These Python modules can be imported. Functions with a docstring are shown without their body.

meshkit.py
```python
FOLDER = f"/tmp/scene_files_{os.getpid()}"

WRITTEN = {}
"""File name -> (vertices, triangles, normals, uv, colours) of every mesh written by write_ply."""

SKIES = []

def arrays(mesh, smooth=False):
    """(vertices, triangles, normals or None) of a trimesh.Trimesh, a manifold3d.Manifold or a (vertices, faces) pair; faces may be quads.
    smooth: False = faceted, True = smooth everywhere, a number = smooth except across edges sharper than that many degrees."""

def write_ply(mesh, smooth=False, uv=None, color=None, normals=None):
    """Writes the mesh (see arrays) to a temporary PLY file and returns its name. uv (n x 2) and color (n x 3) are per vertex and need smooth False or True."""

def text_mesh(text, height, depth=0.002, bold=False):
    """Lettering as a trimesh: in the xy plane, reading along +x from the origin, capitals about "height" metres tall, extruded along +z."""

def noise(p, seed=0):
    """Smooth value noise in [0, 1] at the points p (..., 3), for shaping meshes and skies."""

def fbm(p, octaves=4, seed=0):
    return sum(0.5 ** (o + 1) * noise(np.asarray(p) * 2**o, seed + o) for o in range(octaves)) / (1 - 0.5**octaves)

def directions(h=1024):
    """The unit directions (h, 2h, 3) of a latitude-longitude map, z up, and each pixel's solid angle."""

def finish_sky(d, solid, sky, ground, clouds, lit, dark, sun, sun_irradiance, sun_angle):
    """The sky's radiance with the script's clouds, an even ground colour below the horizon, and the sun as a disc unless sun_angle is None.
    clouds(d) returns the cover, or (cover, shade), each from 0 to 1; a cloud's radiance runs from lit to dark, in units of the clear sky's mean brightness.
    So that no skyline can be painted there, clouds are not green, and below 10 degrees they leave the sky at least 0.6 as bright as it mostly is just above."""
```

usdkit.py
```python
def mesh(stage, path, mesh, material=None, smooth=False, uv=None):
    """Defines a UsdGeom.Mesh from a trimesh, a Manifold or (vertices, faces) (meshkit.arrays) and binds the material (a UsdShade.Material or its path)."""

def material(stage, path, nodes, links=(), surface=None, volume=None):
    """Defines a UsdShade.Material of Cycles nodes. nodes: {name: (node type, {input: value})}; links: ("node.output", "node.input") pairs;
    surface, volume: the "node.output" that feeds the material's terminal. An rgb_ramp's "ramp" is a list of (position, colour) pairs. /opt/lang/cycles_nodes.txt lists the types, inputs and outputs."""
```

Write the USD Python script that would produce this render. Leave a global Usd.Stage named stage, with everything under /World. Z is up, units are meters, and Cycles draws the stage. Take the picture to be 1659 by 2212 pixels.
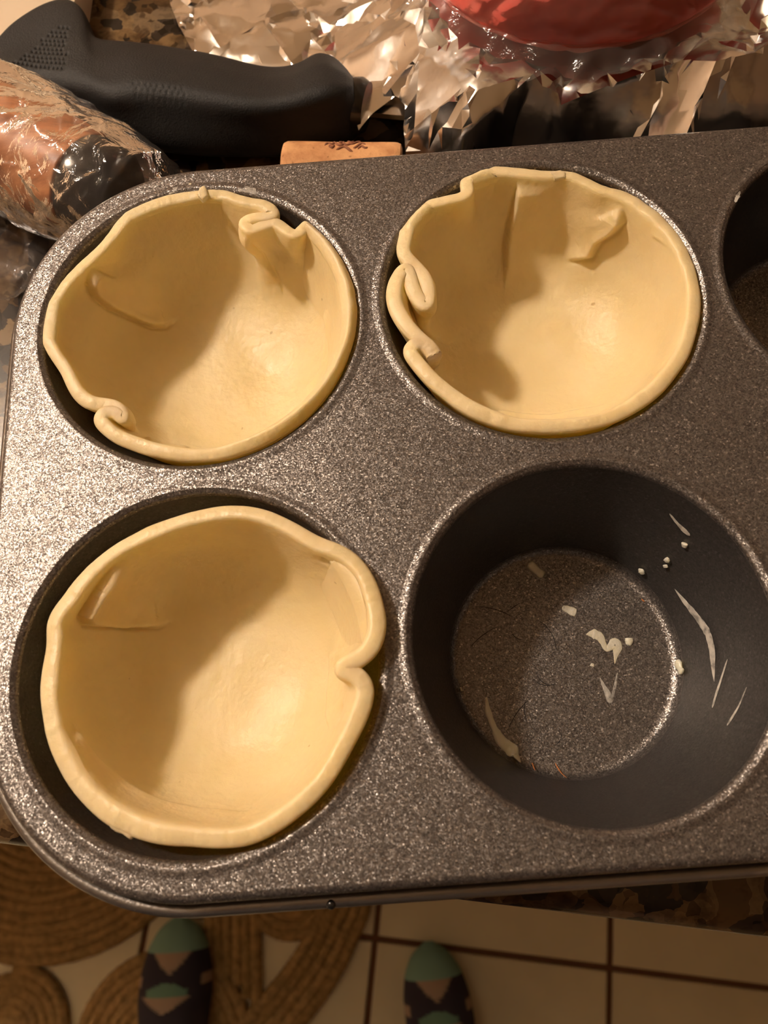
import math, random
import numpy as np, trimesh, usdkit, meshkit
import manifold3d as m3
import shapely, shapely.affinity
from scipy.spatial import Delaunay
from shapely.geometry import Polygon, Point
from scipy.ndimage import gaussian_filter1d
from scipy.interpolate import splprep, splev, LinearNDInterpolator, CubicSpline
from pxr import Usd, UsdGeom, UsdShade, UsdLux, Gf, Sdf

stage = Usd.Stage.CreateInMemory()
UsdGeom.SetStageUpAxis(stage, UsdGeom.Tokens.z)
UsdGeom.SetStageMetersPerUnit(stage, 1.0)
UsdGeom.Xform.Define(stage, '/World')
UsdGeom.Scope.Define(stage, '/World/Looks')
rng = np.random.default_rng(7)

# ------------------------------------------------------------------ camera, light, exposure
CT = 0.900                      # counter top
TOP = CT + 0.0447               # deck of the muffin pan
CAM_R = [[0.997123, 0.075649, 0.004761], [-0.069997, 0.943088, -0.325092], [-0.029083, 0.323823, 0.945671]]
CAM_C = [0.0517, -0.03386, 0.20693]
cam = UsdGeom.Camera.Define(stage, '/World/camera')
mx = np.eye(4)
mx[:3, :3] = np.array(CAM_R).T
mx[3, :3] = [CAM_C[0], CAM_C[1], CAM_C[2] + TOP]
cam.AddTransformOp().Set(Gf.Matrix4d(mx.tolist()))
AP = 4.2
cam.CreateHorizontalApertureAttr(AP)
cam.CreateVerticalApertureAttr(AP * 2212 / 1659)
cam.CreateFocalLengthAttr(1742.6 / 1659 * AP)
cam.CreateClippingRangeAttr(Gf.Vec2f(0.01, 50))
cam.CreateFStopAttr(2.4)
cam.CreateFocusDistanceAttr(0.245)
EXPOSURE = 1.72
cam.CreateExposureAttr(EXPOSURE)

LAMP_POS = (-1.07, 0.73, TOP + 1.50)      # glass globe lamp under the ceiling, up and to the left
LAMP_R = 0.075
LAMP_COLOR = (1.0, 0.845, 0.71)
LAMP_STRENGTH = 178.0

TH = math.radians(-10.2)         # the kitchen (counter, tiles, walls) stands turned against the pan
CK, SK = math.cos(TH), math.sin(TH)
CEIL = 2.50


def kit(x, y):
    """kitchen coordinates to world"""
    return (x * CK - y * SK, x * SK + y * CK)


def ikit(x, y):
    return (x * CK + y * SK, -x * SK + y * CK)


# ------------------------------------------------------------------ prims
used = {}


def numbered(base, parent='/World'):
    k = (parent, base)
    used[k] = used.get(k, -1) + 1
    return f'{parent}/{base}' + (f'_{used[k]:03d}' if used[k] else '')


def tag(p, label=None, cat=None, group=None, kind=None):
    for k, v in (('label', label), ('category', cat), ('group', group), ('kind', kind)):
        if v:
            p.SetCustomDataByKey(k, v)
    return p


def thing(name, label, cat, group=None):
    return tag(UsdGeom.Xform.Define(stage, numbered(name)).GetPrim(), label, cat, group)


def obj(name, mesh, mat, parent=None, smooth=35, **t):
    path = numbered(name, str(parent.GetPath()) if parent else '/World')
    m = usdkit.mesh(stage, path, mesh, mat, smooth=smooth)
    return tag(m.GetPrim(), **t)


def structure(name, mesh, mat, smooth=False):
    return obj(name, mesh, mat, None, smooth, kind='structure')


MAT = {}


def material(name, nodes, links, surface, volume=None):
    MAT[name] = usdkit.material(stage, f'/World/Looks/{name}', nodes, links, surface=surface, volume=volume)
    return MAT[name]


def plain(name, color, rough=0.5, metal=0.0, bump=None, **kw):
    n = {'p': ('principled_bsdf', {'base_color': color, 'roughness': rough, 'metallic': metal, **kw})}
    l = []
    if bump:
        sc, dist, st = bump
        n['g'] = ('geometry', {})
        n['nz'] = ('noise_texture', {'scale': sc, 'detail': 4.0})
        n['b'] = ('bump', {'strength': st, 'distance': dist})
        l = [('g.position', 'nz.vector'), ('nz.fac', 'b.height'), ('b.normal', 'p.normal')]
    return material(name, n, l, 'p.BSDF')


def flake(name, base, rough, metal, k, scale, lo, hi):
    """metallic paint with tiny flakes that each face their own way"""
    return material(name, {
        'g': ('geometry', {}),
        'v': ('voronoi_texture', {'scale': scale}),
        'v2': ('voronoi_texture', {'scale': scale * 0.63}),
        's': ('vector_math', {'math_type': 'subtract', 'vector2': (0.5, 0.5, 0.5)}),
        's2': ('vector_math', {'math_type': 'scale', 'scale': k}),
        'a': ('vector_math', {'math_type': 'add'}),
        'n': ('vector_math', {'math_type': 'normalize'}),
        'r': ('rgb_ramp', {'ramp': [(0.0, lo), (0.75, base), (0.93, base), (1.0, hi)]}),
        'sep': ('separate_color', {}),
        'p': ('principled_bsdf', {'roughness': rough, 'metallic': metal, 'specular_ior_level': 0.4})},
        [('g.position', 'v.vector'), ('g.position', 'v2.vector'), ('v.color', 's.vector1'), ('s.vector', 's2.vector1'), ('s2.vector', 'a.vector1'),
         ('g.normal', 'a.vector2'), ('a.vector', 'n.vector1'), ('n.vector', 'p.normal'), ('v2.color', 'sep.color'), ('sep.r', 'r.fac'),
         ('r.color', 'p.base_color')], 'p.BSDF')


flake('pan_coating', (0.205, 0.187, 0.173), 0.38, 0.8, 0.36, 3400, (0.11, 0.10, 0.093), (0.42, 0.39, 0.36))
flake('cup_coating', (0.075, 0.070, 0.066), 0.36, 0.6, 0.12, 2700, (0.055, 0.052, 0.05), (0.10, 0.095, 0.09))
plain('bead_metal', (0.22, 0.20, 0.18), 0.34, 0.85, bump=(900, 0.0004, 0.3))

material('dough', {
    'g': ('geometry', {}),
    'n1': ('noise_texture', {'scale': 55.0, 'detail': 4.0}),
    'n2': ('noise_texture', {'scale': 520.0, 'detail': 5.0}),
    'v': ('noise_texture', {'scale': 210.0, 'detail': 1.0, 'roughness': 0.4}),
    'r': ('rgb_ramp', {'ramp': [(0.3, (0.775, 0.575, 0.290)), (0.7, (0.825, 0.625, 0.340))]}),
    'sp': ('rgb_ramp', {'ramp': [(0.80, (1, 1, 1)), (0.82, (0.55, 0.42, 0.3))]}),
    'm': ('mix', {'mix_type': 'multiply', 'fac': 0.6}),
    'b': ('bump', {'strength': 0.30, 'distance': 0.0008}),
    'rr': ('map_range', {'from_min': 0.3, 'from_max': 0.7, 'to_min': 0.36, 'to_max': 0.56}),
    'p': ('principled_bsdf', {'subsurface_weight': 0.35, 'subsurface_radius': (1.0, 0.70, 0.38), 'subsurface_scale': 0.0018,
                              'subsurface_method': 'random_walk', 'specular_ior_level': 0.42})},
    [('g.position', 'n1.vector'), ('g.position', 'n2.vector'), ('g.position', 'v.vector'), ('n1.fac', 'r.fac'), ('v.fac', 'sp.fac'),
     ('r.color', 'm.color1'), ('sp.color', 'm.color2'), ('m.color', 'p.base_color'), ('n2.fac', 'b.height'), ('b.normal', 'p.normal'),
     ('n1.fac', 'rr.value'), ('rr.result', 'p.roughness')], 'p.BSDF')

plain('butter', (0.86, 0.76, 0.50), 0.30, subsurface_weight=0.4, subsurface_radius=(1, 0.7, 0.3), subsurface_scale=0.0015)
material('grease', {
    'g': ('geometry', {}), 'nz': ('noise_texture', {'scale': 500.0, 'detail': 3.0}),
    'mr': ('map_range', {'from_min': 0.35, 'from_max': 0.7, 'to_min': 0.15, 'to_max': 0.75, 'clamp': True}),
    't': ('transparent_bsdf', {}),
    'p': ('principled_bsdf', {'base_color': (0.72, 0.68, 0.60), 'roughness': 0.3}),
    'x': ('mix_closure', {})},
    [('g.position', 'nz.vector'), ('nz.fac', 'mr.value'), ('mr.result', 'x.fac'), ('t.BSDF', 'x.closure1'), ('p.BSDF', 'x.closure2')], 'x.closure')
plain('rust', (0.36, 0.13, 0.04), 0.7)

material('granite', {
    'g': ('geometry', {}),
    'd': ('noise_texture', {'scale': 70.0, 'detail': 4.0}),
    'ds': ('vector_math', {'math_type': 'scale', 'scale': 0.012}),
    'da': ('vector_math', {'math_type': 'add'}),
    'v': ('voronoi_texture', {'scale': 135.0}),
    'v3': ('voronoi_texture', {'scale': 300.0}),
    'sep': ('separate_color', {}), 'sep3': ('separate_color', {}),
    'n': ('noise_texture', {'scale': 45.0, 'detail': 5.0, 'roughness': 0.65}),
    'r': ('rgb_ramp', {'ramp': [(0.0, (0.015, 0.012, 0.010)), (0.22, (0.03, 0.02, 0.014)), (0.26, (0.055, 0.030, 0.012)), (0.50, (0.095, 0.054, 0.022)), (0.62, (0.14, 0.085, 0.037)), (0.85, (0.17, 0.112, 0.054)), (1.0, (0.115, 0.082, 0.05))]}),
    'r3': ('rgb_ramp', {'ramp': [(0.0, (0.06, 0.05, 0.04)), (0.15, (0.5, 0.42, 0.36)), (0.4, (1, 1, 1)), (1.0, (1, 1, 1))]}),
    'rn': ('rgb_ramp', {'ramp': [(0.40, (0.30, 0.24, 0.20)), (0.52, (1, 1, 1))]}),
    'm': ('mix', {'mix_type': 'multiply', 'fac': 0.85}),
    'm2': ('mix', {'mix_type': 'multiply', 'fac': 0.9}),
    'p': ('principled_bsdf', {'roughness': 0.2, 'specular_ior_level': 0.32})},
    [('g.position', 'd.vector'), ('d.color', 'ds.vector1'), ('ds.vector', 'da.vector1'), ('g.position', 'da.vector2'),
     ('da.vector', 'v.vector'), ('da.vector', 'v3.vector'), ('v.color', 'sep.color'), ('v3.color', 'sep3.color'), ('g.position', 'n.vector'),
     ('sep.r', 'r.fac'), ('sep3.g', 'r3.fac'), ('n.fac', 'rn.fac'), ('r.color', 'm.color1'), ('r3.color', 'm.color2'), ('m.color', 'm2.color1'), ('rn.color', 'm2.color2'),
     ('m2.color', 'p.base_color')], 'p.BSDF')

material('foil', {
    'g': ('geometry', {}), 'n': ('noise_texture', {'scale': 160.0, 'detail': 2.0}),
    'b': ('bump', {'strength': 0.10, 'distance': 0.0012}),
    'p': ('principled_bsdf', {'base_color': (0.80, 0.79, 0.775), 'metallic': 1.0, 'roughness': 0.18})},
    [('g.position', 'n.vector'), ('n.fac', 'b.height'), ('b.normal', 'p.normal')], 'p.BSDF')


def film(name, haze, scale, strength, tint=(0.80, 0.76, 0.72)):
    material(name, {
        'g': ('geometry', {}), 'n': ('noise_texture', {'scale': scale, 'detail': 4.0, 'distortion': 0.8}),
        'b': ('bump', {'strength': strength, 'distance': 0.004}),
        'f': ('fresnel', {'IOR': 1.30}),
        't': ('transparent_bsdf', {'color': (0.95, 0.94, 0.93)}),
        'gl': ('glossy_bsdf', {'color': (1, 1, 1), 'roughness': 0.09}),
        'd': ('diffuse_bsdf', {'color': tint}), 'tr': ('translucent_bsdf', {'color': tint}),
        'dd': ('mix_closure', {'fac': 0.5}),
        'x': ('mix_closure', {}), 'x2': ('mix_closure', {'fac': haze})},
        [('g.position', 'n.vector'), ('n.fac', 'b.height'), ('b.normal', 'gl.normal'), ('b.normal', 'f.normal'), ('f.fac', 'x.fac'), ('t.BSDF', 'x.closure1'), ('gl.BSDF', 'x.closure2'),
         ('d.BSDF', 'dd.closure1'), ('tr.BSDF', 'dd.closure2'), ('x.closure', 'x2.closure1'), ('dd.closure', 'x2.closure2')], 'x2.closure')


film('cling_film', 0.06, 130.0, 0.35)
film('meat_film_tight', 0.05, 90.0, 0.25)
film('meat_film', 0.10, 110.0, 0.5, (0.62, 0.58, 0.50))
material('red_meat', {
    'g': ('geometry', {}), 'n': ('noise_texture', {'scale': 40.0, 'detail': 5.0, 'distortion': 0.6}),
    'r': ('rgb_ramp', {'ramp': [(0.3, (0.56, 0.075, 0.055)), (0.55, (0.66, 0.10, 0.07)), (0.75, (0.66, 0.16, 0.12))]}),
    'p': ('principled_bsdf', {'roughness': 0.30, 'specular_ior_level': 0.55})},
    [('g.position', 'n.vector'), ('n.fac', 'r.fac'), ('r.color', 'p.base_color')], 'p.BSDF')
material('brown_body', {
    'g': ('geometry', {}), 'mp': ('mapping', {'rotation': (0, 0, 0.6), 'scale': (1.0, 7.0, 3.0)}),
    'n': ('noise_texture', {'scale': 28.0, 'detail': 6.0, 'roughness': 0.65}),
    'r': ('rgb_ramp', {'ramp': [(0.30, (0.16, 0.05, 0.02)), (0.48, (0.42, 0.16, 0.06)), (0.62, (0.58, 0.26, 0.11)), (0.8, (0.62, 0.36, 0.19))]}),
    'p': ('principled_bsdf', {'roughness': 0.45})},
    [('g.position', 'mp.vector'), ('mp.vector', 'n.vector'), ('n.fac', 'r.fac'), ('r.color', 'p.base_color')], 'p.BSDF')
plain('black_gloss', (0.012, 0.011, 0.010), 0.16)
plain('black_rubber', (0.010, 0.0095, 0.009), 0.62, specular_ior_level=0.28, bump=(1500, 0.0004, 0.5))
plain('steel', (0.50, 0.47, 0.43), 0.22, 1.0)
material('cork', {
    'g': ('geometry', {}), 'n': ('noise_texture', {'scale': 160.0, 'detail': 5.0}), 'v': ('noise_texture', {'scale': 420.0, 'detail': 2.0}),
    'r': ('rgb_ramp', {'ramp': [(0.35, (0.44, 0.20, 0.075)), (0.6, (0.62, 0.33, 0.14))]}),
    'rs': ('rgb_ramp', {'ramp': [(0.66, (1, 1, 1)), (0.74, (0.45, 0.32, 0.22))]}),
    'm': ('mix', {'mix_type': 'multiply', 'fac': 0.7}),
    'b': ('bump', {'strength': 0.4, 'distance': 0.0006}), 'p': ('principled_bsdf', {'roughness': 0.8})},
    [('g.position', 'n.vector'), ('g.position', 'v.vector'), ('n.fac', 'r.fac'), ('v.fac', 'rs.fac'), ('r.color', 'm.color1'), ('rs.color', 'm.color2'),
     ('m.color', 'p.base_color'), ('v.fac', 'b.height'), ('b.normal', 'p.normal')], 'p.BSDF')
plain('cork_ink', (0.22, 0.085, 0.04), 0.85)
plain('pale_board', (0.58, 0.47, 0.33), 0.45, bump=(60, 0.001, 0.2))
plain('wall_paint', (0.60, 0.43, 0.28), 0.85)
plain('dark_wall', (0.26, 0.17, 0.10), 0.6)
plain('ceiling_paint', (0.88, 0.76, 0.60), 0.9)
plain('cabinet_wood', (0.20, 0.10, 0.045), 0.45, bump=(30, 0.002, 0.2))
plain('dark_wood', (0.10, 0.05, 0.025), 0.5)
plain('grout', (0.15, 0.07, 0.032), 0.9)
plain('brass', (0.6, 0.45, 0.22), 0.3, 1.0)
for k, c in enumerate([(0.82, 0.75, 0.52), (0.78, 0.71, 0.49), (0.85, 0.78, 0.55)]):
    material(f'tile_{k}', {
        'g': ('geometry', {}), 'n': ('noise_texture', {'scale': 9.0, 'detail': 5.0}),
        'r': ('rgb_ramp', {'ramp': [(0.3, tuple(x * 0.86 for x in c)), (0.7, c)]}),
        'p': ('principled_bsdf', {'roughness': 0.35})},
        [('g.position', 'n.vector'), ('n.fac', 'r.fac'), ('r.color', 'p.base_color')], 'p.BSDF')
for k, c in enumerate([(0.46, 0.30, 0.115), (0.42, 0.27, 0.10), (0.50, 0.33, 0.13)]):
    material(f'jute_{k}', {
        'g': ('geometry', {}), 'n': ('noise_texture', {'scale': 130.0, 'detail': 4.0}),
        'r': ('rgb_ramp', {'ramp': [(0.3, tuple(x * 0.55 for x in c)), (0.65, c)]}),
        'b': ('bump', {'strength': 0.8, 'distance': 0.004}), 'p': ('principled_bsdf', {'roughness': 0.9})},
        [('g.position', 'n.vector'), ('n.fac', 'r.fac'), ('r.color', 'p.base_color'), ('n.fac', 'b.height'), ('b.normal', 'p.normal')], 'p.BSDF')
plain('mint_knit', (0.24, 0.42, 0.34), 0.9, bump=(350, 0.001, 0.6))
plain('navy_knit', (0.035, 0.030, 0.045), 0.9, bump=(350, 0.001, 0.6))
plain('tan_knit', (0.42, 0.31, 0.22), 0.9, bump=(350, 0.001, 0.6))
plain('green_knit', (0.16, 0.30, 0.22), 0.9, bump=(350, 0.001, 0.6))
plain('trousers', (0.03, 0.03, 0.035), 0.9)
plain('shirt', (0.035, 0.032, 0.035), 0.9)
plain('skin', (0.58, 0.36, 0.25), 0.5)
plain('hair', (0.06, 0.035, 0.02), 0.6)
plain('eye', (0.12, 0.09, 0.07), 0.2)
material('lamp_glass', {'e': ('emission', {'color': LAMP_COLOR, 'strength': LAMP_STRENGTH})}, [], 'e.emission')


# ------------------------------------------------------------------ shape helpers
def box(x0, x1, y0, y1, z0, z1, bevel=0.0):
    if bevel:
        s = Polygon([(x0, y0), (x1, y0), (x1, y1), (x0, y1)])
        prof = [(0, 1.0), (0.3, 0.3), (1.0, 0.0)]
        rings = []
        for z, ins in ((z0, 0.0), (z1 - bevel, 0.0), (z1 - bevel * 0.3, bevel * 0.3), (z1, bevel)):
            rings.append(np.array([(x0 + ins, y0 + ins, z), (x1 - ins, y0 + ins, z), (x1 - ins, y1 - ins, z), (x0 + ins, y1 - ins, z)]))
        v = np.vstack(rings)
        f = []
        for r in range(3):
            for k in range(4):
                a, b = r * 4 + k, r * 4 + (k + 1) % 4
                f += [(a, b, b + 4), (a, b + 4, a + 4)]
        f += [(0, 2, 1), (0, 3, 2), (12, 13, 14), (12, 14, 15)]
        return trimesh.Trimesh(v, f, process=False)
    m = trimesh.creation.box([x1 - x0, y1 - y0, z1 - z0])
    m.apply_translation([(x0 + x1) / 2, (y0 + y1) / 2, (z0 + z1) / 2])
    return m


def turn(m):
    """kitchen mesh to world"""
    T = np.eye(4)
    T[:2, :2] = [[CK, -SK], [SK, CK]]
    m.apply_transform(T)
    return m


def grid_faces(r, c, wrap=False):
    idx = np.arange(r * c).reshape(r, c)
    if wrap:
        a, b = idx[:-1], idx[1:]
        a2, b2 = np.roll(a, -1, 1), np.roll(b, -1, 1)
    else:
        a, b, a2, b2 = idx[:-1, :-1], idx[1:, :-1], idx[:-1, 1:], idx[1:, 1:]
    return np.concatenate([np.stack([a, a2, b], -1).reshape(-1, 3), np.stack([a2, b2, b], -1).reshape(-1, 3)])


def lathe(prof, n=160, center=(0, 0)):
    """profile (r, z) turned about the vertical; the surface faces away from the side the profile runs left of"""
    a = np.linspace(0, 2 * np.pi, n, endpoint=False)
    p = np.array(prof)
    v = np.stack([p[:, :1] * np.cos(a), p[:, :1] * np.sin(a), np.repeat(p[:, 1:2], n, 1)], -1)
    v[..., 0] += center[0]
    v[..., 1] += center[1]
    return trimesh.Trimesh(v.reshape(-1, 3), grid_faces(len(p), n, True), process=False)


def tube(path, rad, n=10, closed=False):
    path = np.array(path, float)
    rad = np.broadcast_to(np.asarray(rad, float), (len(path),))
    t = np.roll(path, -1, 0) - np.roll(path, 1, 0) if closed else np.gradient(path, axis=0)
    t /= np.linalg.norm(t, axis=1, keepdims=True)
    up = np.tile([0.0, 0, 1], (len(path), 1))
    s = np.cross(t, up)
    bad = np.linalg.norm(s, axis=1) < 1e-3
    s[bad] = [1, 0, 0]
    s /= np.linalg.norm(s, axis=1, keepdims=True)
    u = np.cross(s, t)
    a = np.linspace(0, 2 * np.pi, n, endpoint=False)
    v = path[:, None] + rad[:, None, None] * (np.cos(a)[None, :, None] * s[:, None] + np.sin(a)[None, :, None] * u[:, None])
    if closed:
        v = np.concatenate([v, v[:1]])
        return trimesh.Trimesh(v.reshape(-1, 3), grid_faces(len(v), n, True), process=False)
    f = grid_faces(len(path), n, True)
    k = len(path) * n
    cap = [[k, (i + 1) % n, i] for i in range(n)] + [[k + 1, k - n + i, k - n + (i + 1) % n] for i in range(n)]
    return trimesh.Trimesh(np.vstack([v.reshape(-1, 3), path[:1], path[-1:]]), np.vstack([f, cap]), process=False)


def spline(pts, n, closed=False):
    p = np.array(pts, float)
    L = np.r_[0, np.cumsum(np.linalg.norm(np.diff(p, axis=0), axis=1))]
    return CubicSpline(L, p)(np.linspace(0, L[-1], n))


# ------------------------------------------------------------------ the kitchen
RX0, RX1, RY0, RY1 = -2.6, 2.4, -2.2, 2.6
structure('ceiling', turn(box(RX0, RX1, RY0, RY1, CEIL, CEIL + 0.1)), MAT['ceiling_paint'])
structure('wall_back', turn(box(RX0, RX1, RY1, RY1 + 0.1, 0, CEIL)), MAT['wall_paint'])
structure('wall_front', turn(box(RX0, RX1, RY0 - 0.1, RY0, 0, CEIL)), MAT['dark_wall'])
structure('wall_left', turn(box(RX0 - 0.1, RX0, RY0, RY1, 0, CEIL)), MAT['wall_paint'])
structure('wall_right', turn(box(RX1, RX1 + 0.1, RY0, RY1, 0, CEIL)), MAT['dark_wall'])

fl = structure('floor', turn(box(RX0, RX1, RY0, RY1, -0.05, -0.004)), MAT['grout'])
TS = 0.2968                     # tile pitch
GX, GY = 0.3290, -0.2099                 # one grout crossing, kitchen coordinates
GAP = 0.0075
i0, i1 = math.floor((RX0 - GX) / TS), math.ceil((RX1 - GX) / TS)
j0, j1 = math.floor((RY0 - GY) / TS), math.ceil((RY1 - GY) / TS)
for i in range(i0, i1):
    for j in range(j0, j1):
        x0, x1 = max(RX0, GX + i * TS + GAP / 2), min(RX1, GX + (i + 1) * TS - GAP / 2)
        y0, y1 = max(RY0, GY + j * TS + GAP / 2), min(RY1, GY + (j + 1) * TS - GAP / 2)
        if x1 - x0 < 0.02 or y1 - y0 < 0.02:
            continue
        obj('tile', turn(box(x0, x1, y0, y1, -0.006, rng.uniform(-0.0004, 0.0004), 0.0015)), MAT[f'tile_{rng.integers(3)}'], fl, False)

# counter: granite slab with a rounded front edge on a cabinet
EY = -0.0531                    # front edge in kitchen coordinates
CX0, CX1, CY1 = -1.5, 1.3, EY + 0.95
er = 0.008
prof = [(EY + 0.05, CT - 0.03), (EY + er, CT - 0.03)] + [(EY + er - er * math.sin(a), CT - 0.03 + er - er * math.cos(a)) for a in np.linspace(0, math.pi / 2, 7)[1:]] + \
       [(EY + er - er * math.cos(a), CT - er + er * math.sin(a)) for a in np.linspace(0, math.pi / 2, 9)] + [(CY1, CT), (CY1, CT - 0.03)]
v = np.array([[(x, y, z) for y, z in prof] for x in (CX0, CX1)]).reshape(-1, 3)
n_ = len(prof)
f = [(k, n_ + k, (k + 1) % n_) for k in range(n_)] + [((k + 1) % n_, n_ + k, n_ + (k + 1) % n_) for k in range(n_)]
side = trimesh.creation.triangulate_polygon(Polygon(prof), engine='earcut')
slab = trimesh.Trimesh(v, f, process=False)
for x in (CX0, CX1):
    sv = np.c_[np.full(len(side[0]), x), side[0]]
    slab = trimesh.util.concatenate([slab, trimesh.Trimesh(sv, side[1] if x > 0 else side[1][:, ::-1], process=False)])
trimesh.repair.fix_normals(slab)
obj('countertop', turn(slab), MAT['granite'], None, 40, label='polished brown and black speckled granite countertop under everything', cat='countertop')
cab = thing('kitchen_cabinet', 'dark brown wooden base cabinet carrying the granite countertop', 'cabinet')
obj('body', turn(box(CX0 + 0.03, CX1 - 0.03, EY + 0.42, CY1 - 0.03, 0.10, CT - 0.03)), MAT['cabinet_wood'], cab, False)
obj('plinth', turn(box(CX0 + 0.06, CX1 - 0.06, EY + 0.46, CY1 - 0.08, 0.0, 0.10)), MAT['dark_wood'], cab, False)
nd = 5
for k in range(nd):
    w = (CX1 - CX0 - 0.06) / nd
    x0 = CX0 + 0.03 + k * w
    d = obj('door', turn(box(x0 + 0.004, x0 + w - 0.004, EY + 0.402, EY + 0.42, 0.11, CT - 0.04)), MAT['cabinet_wood'], cab, False)
    hx = x0 + w - 0.05
    obj('handle', turn(tube([(hx, EY + 0.402, 0.60), (hx, EY + 0.382, 0.605), (hx, EY + 0.378, 0.65), (hx, EY + 0.382, 0.695), (hx, EY + 0.402, 0.70)], 0.005)), MAT['steel'], d)

lamp = thing('ceiling_lamp', 'glowing round glass globe lamp under the ceiling', 'lamp')
globe = trimesh.creation.icosphere(subdivisions=3, radius=LAMP_R)
globe.apply_translation(LAMP_POS)
obj('globe', globe, MAT['lamp_glass'], lamp, True)
obj('base', lathe([(0.0, CEIL), (0.06, CEIL), (0.06, CEIL - 0.012), (0.025, CEIL - 0.02), (0.025, LAMP_POS[2] + 0.045), (0.0, LAMP_POS[2] + 0.045)][::-1], 48, LAMP_POS[:2]), MAT['brass'], lamp)

# ------------------------------------------------------------------ muffin pan
R = 0.0465                      # cup mouth
SP = 0.1021                     # cup spacing
DEPTH = 0.0438
RF = 0.0318                     # cup floor
EDGE = 0.0562                   # deck reaches this far from the outer cup centres
centers = [(i * SP, j * SP) for j in (0, 1) for i in (0, 1, 2)]
pan = thing('muffin_pan', 'dark grey speckled metal muffin pan with large round cups, set over the counter edge', 'muffin pan')
FIL = 0.0016                    # rounded lip of a cup
ROUT = 0.0505


def ring_height(r):
    """the shallow pressed ring around each cup"""
    t = (r - 0.0486) / 0.0012
    return TOP + 0.0003 * np.exp(-t * t)


pieces = []
core = Polygon([(0, 0), (2 * SP, 0), (2 * SP, SP), (0, SP)])
outline = core.buffer(EDGE - 0.0022, quad_segs=48)
for c in centers:
    outline = outline.difference(Point(c).buffer(ROUT, quad_segs=48))
tv, tf = trimesh.creation.triangulate_polygon(outline, engine='earcut')
pieces.append(trimesh.Trimesh(np.c_[tv, np.full(len(tv), TOP)], tf, process=False))
a = np.linspace(0, 2 * np.pi, 192, endpoint=False)
for c in centers:
    rr = np.linspace(R + FIL, ROUT, 14)
    pr = [(R + FIL - FIL * math.sin(t), TOP - FIL + FIL * math.cos(t)) for t in np.linspace(math.pi / 2, 0, 7)[:-1]] + [(q, ring_height(q)) for q in rr[:-1]] + [(ROUT, TOP)]
    pieces.append(lathe(pr[::-1], 192, c))
# rolled-down outer edge and rim
ring = np.array(core.buffer(1.0, quad_segs=60).exterior.coords)[:-1]
ctr = np.clip(ring, [0, 0], [2 * SP, SP])
nrm = ring - ctr
nrm /= np.linalg.norm(nrm, axis=1, keepdims=True)
ep = [(EDGE - 0.0022, TOP)] + [(EDGE - 0.0022 + 0.0022 * math.sin(t), TOP - 0.0022 + 0.0022 * math.cos(t)) for t in np.linspace(0, math.pi / 2, 7)[1:]] + [(EDGE + 0.0003, TOP - 0.0075)]


def sweep_ring(prof):
    v = np.array([[(*(ctr[k] + nrm[k] * d), z) for k in range(len(ring))] for d, z in prof])
    return trimesh.Trimesh(v.reshape(-1, 3), grid_faces(len(prof), len(ring), True), process=False)


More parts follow.
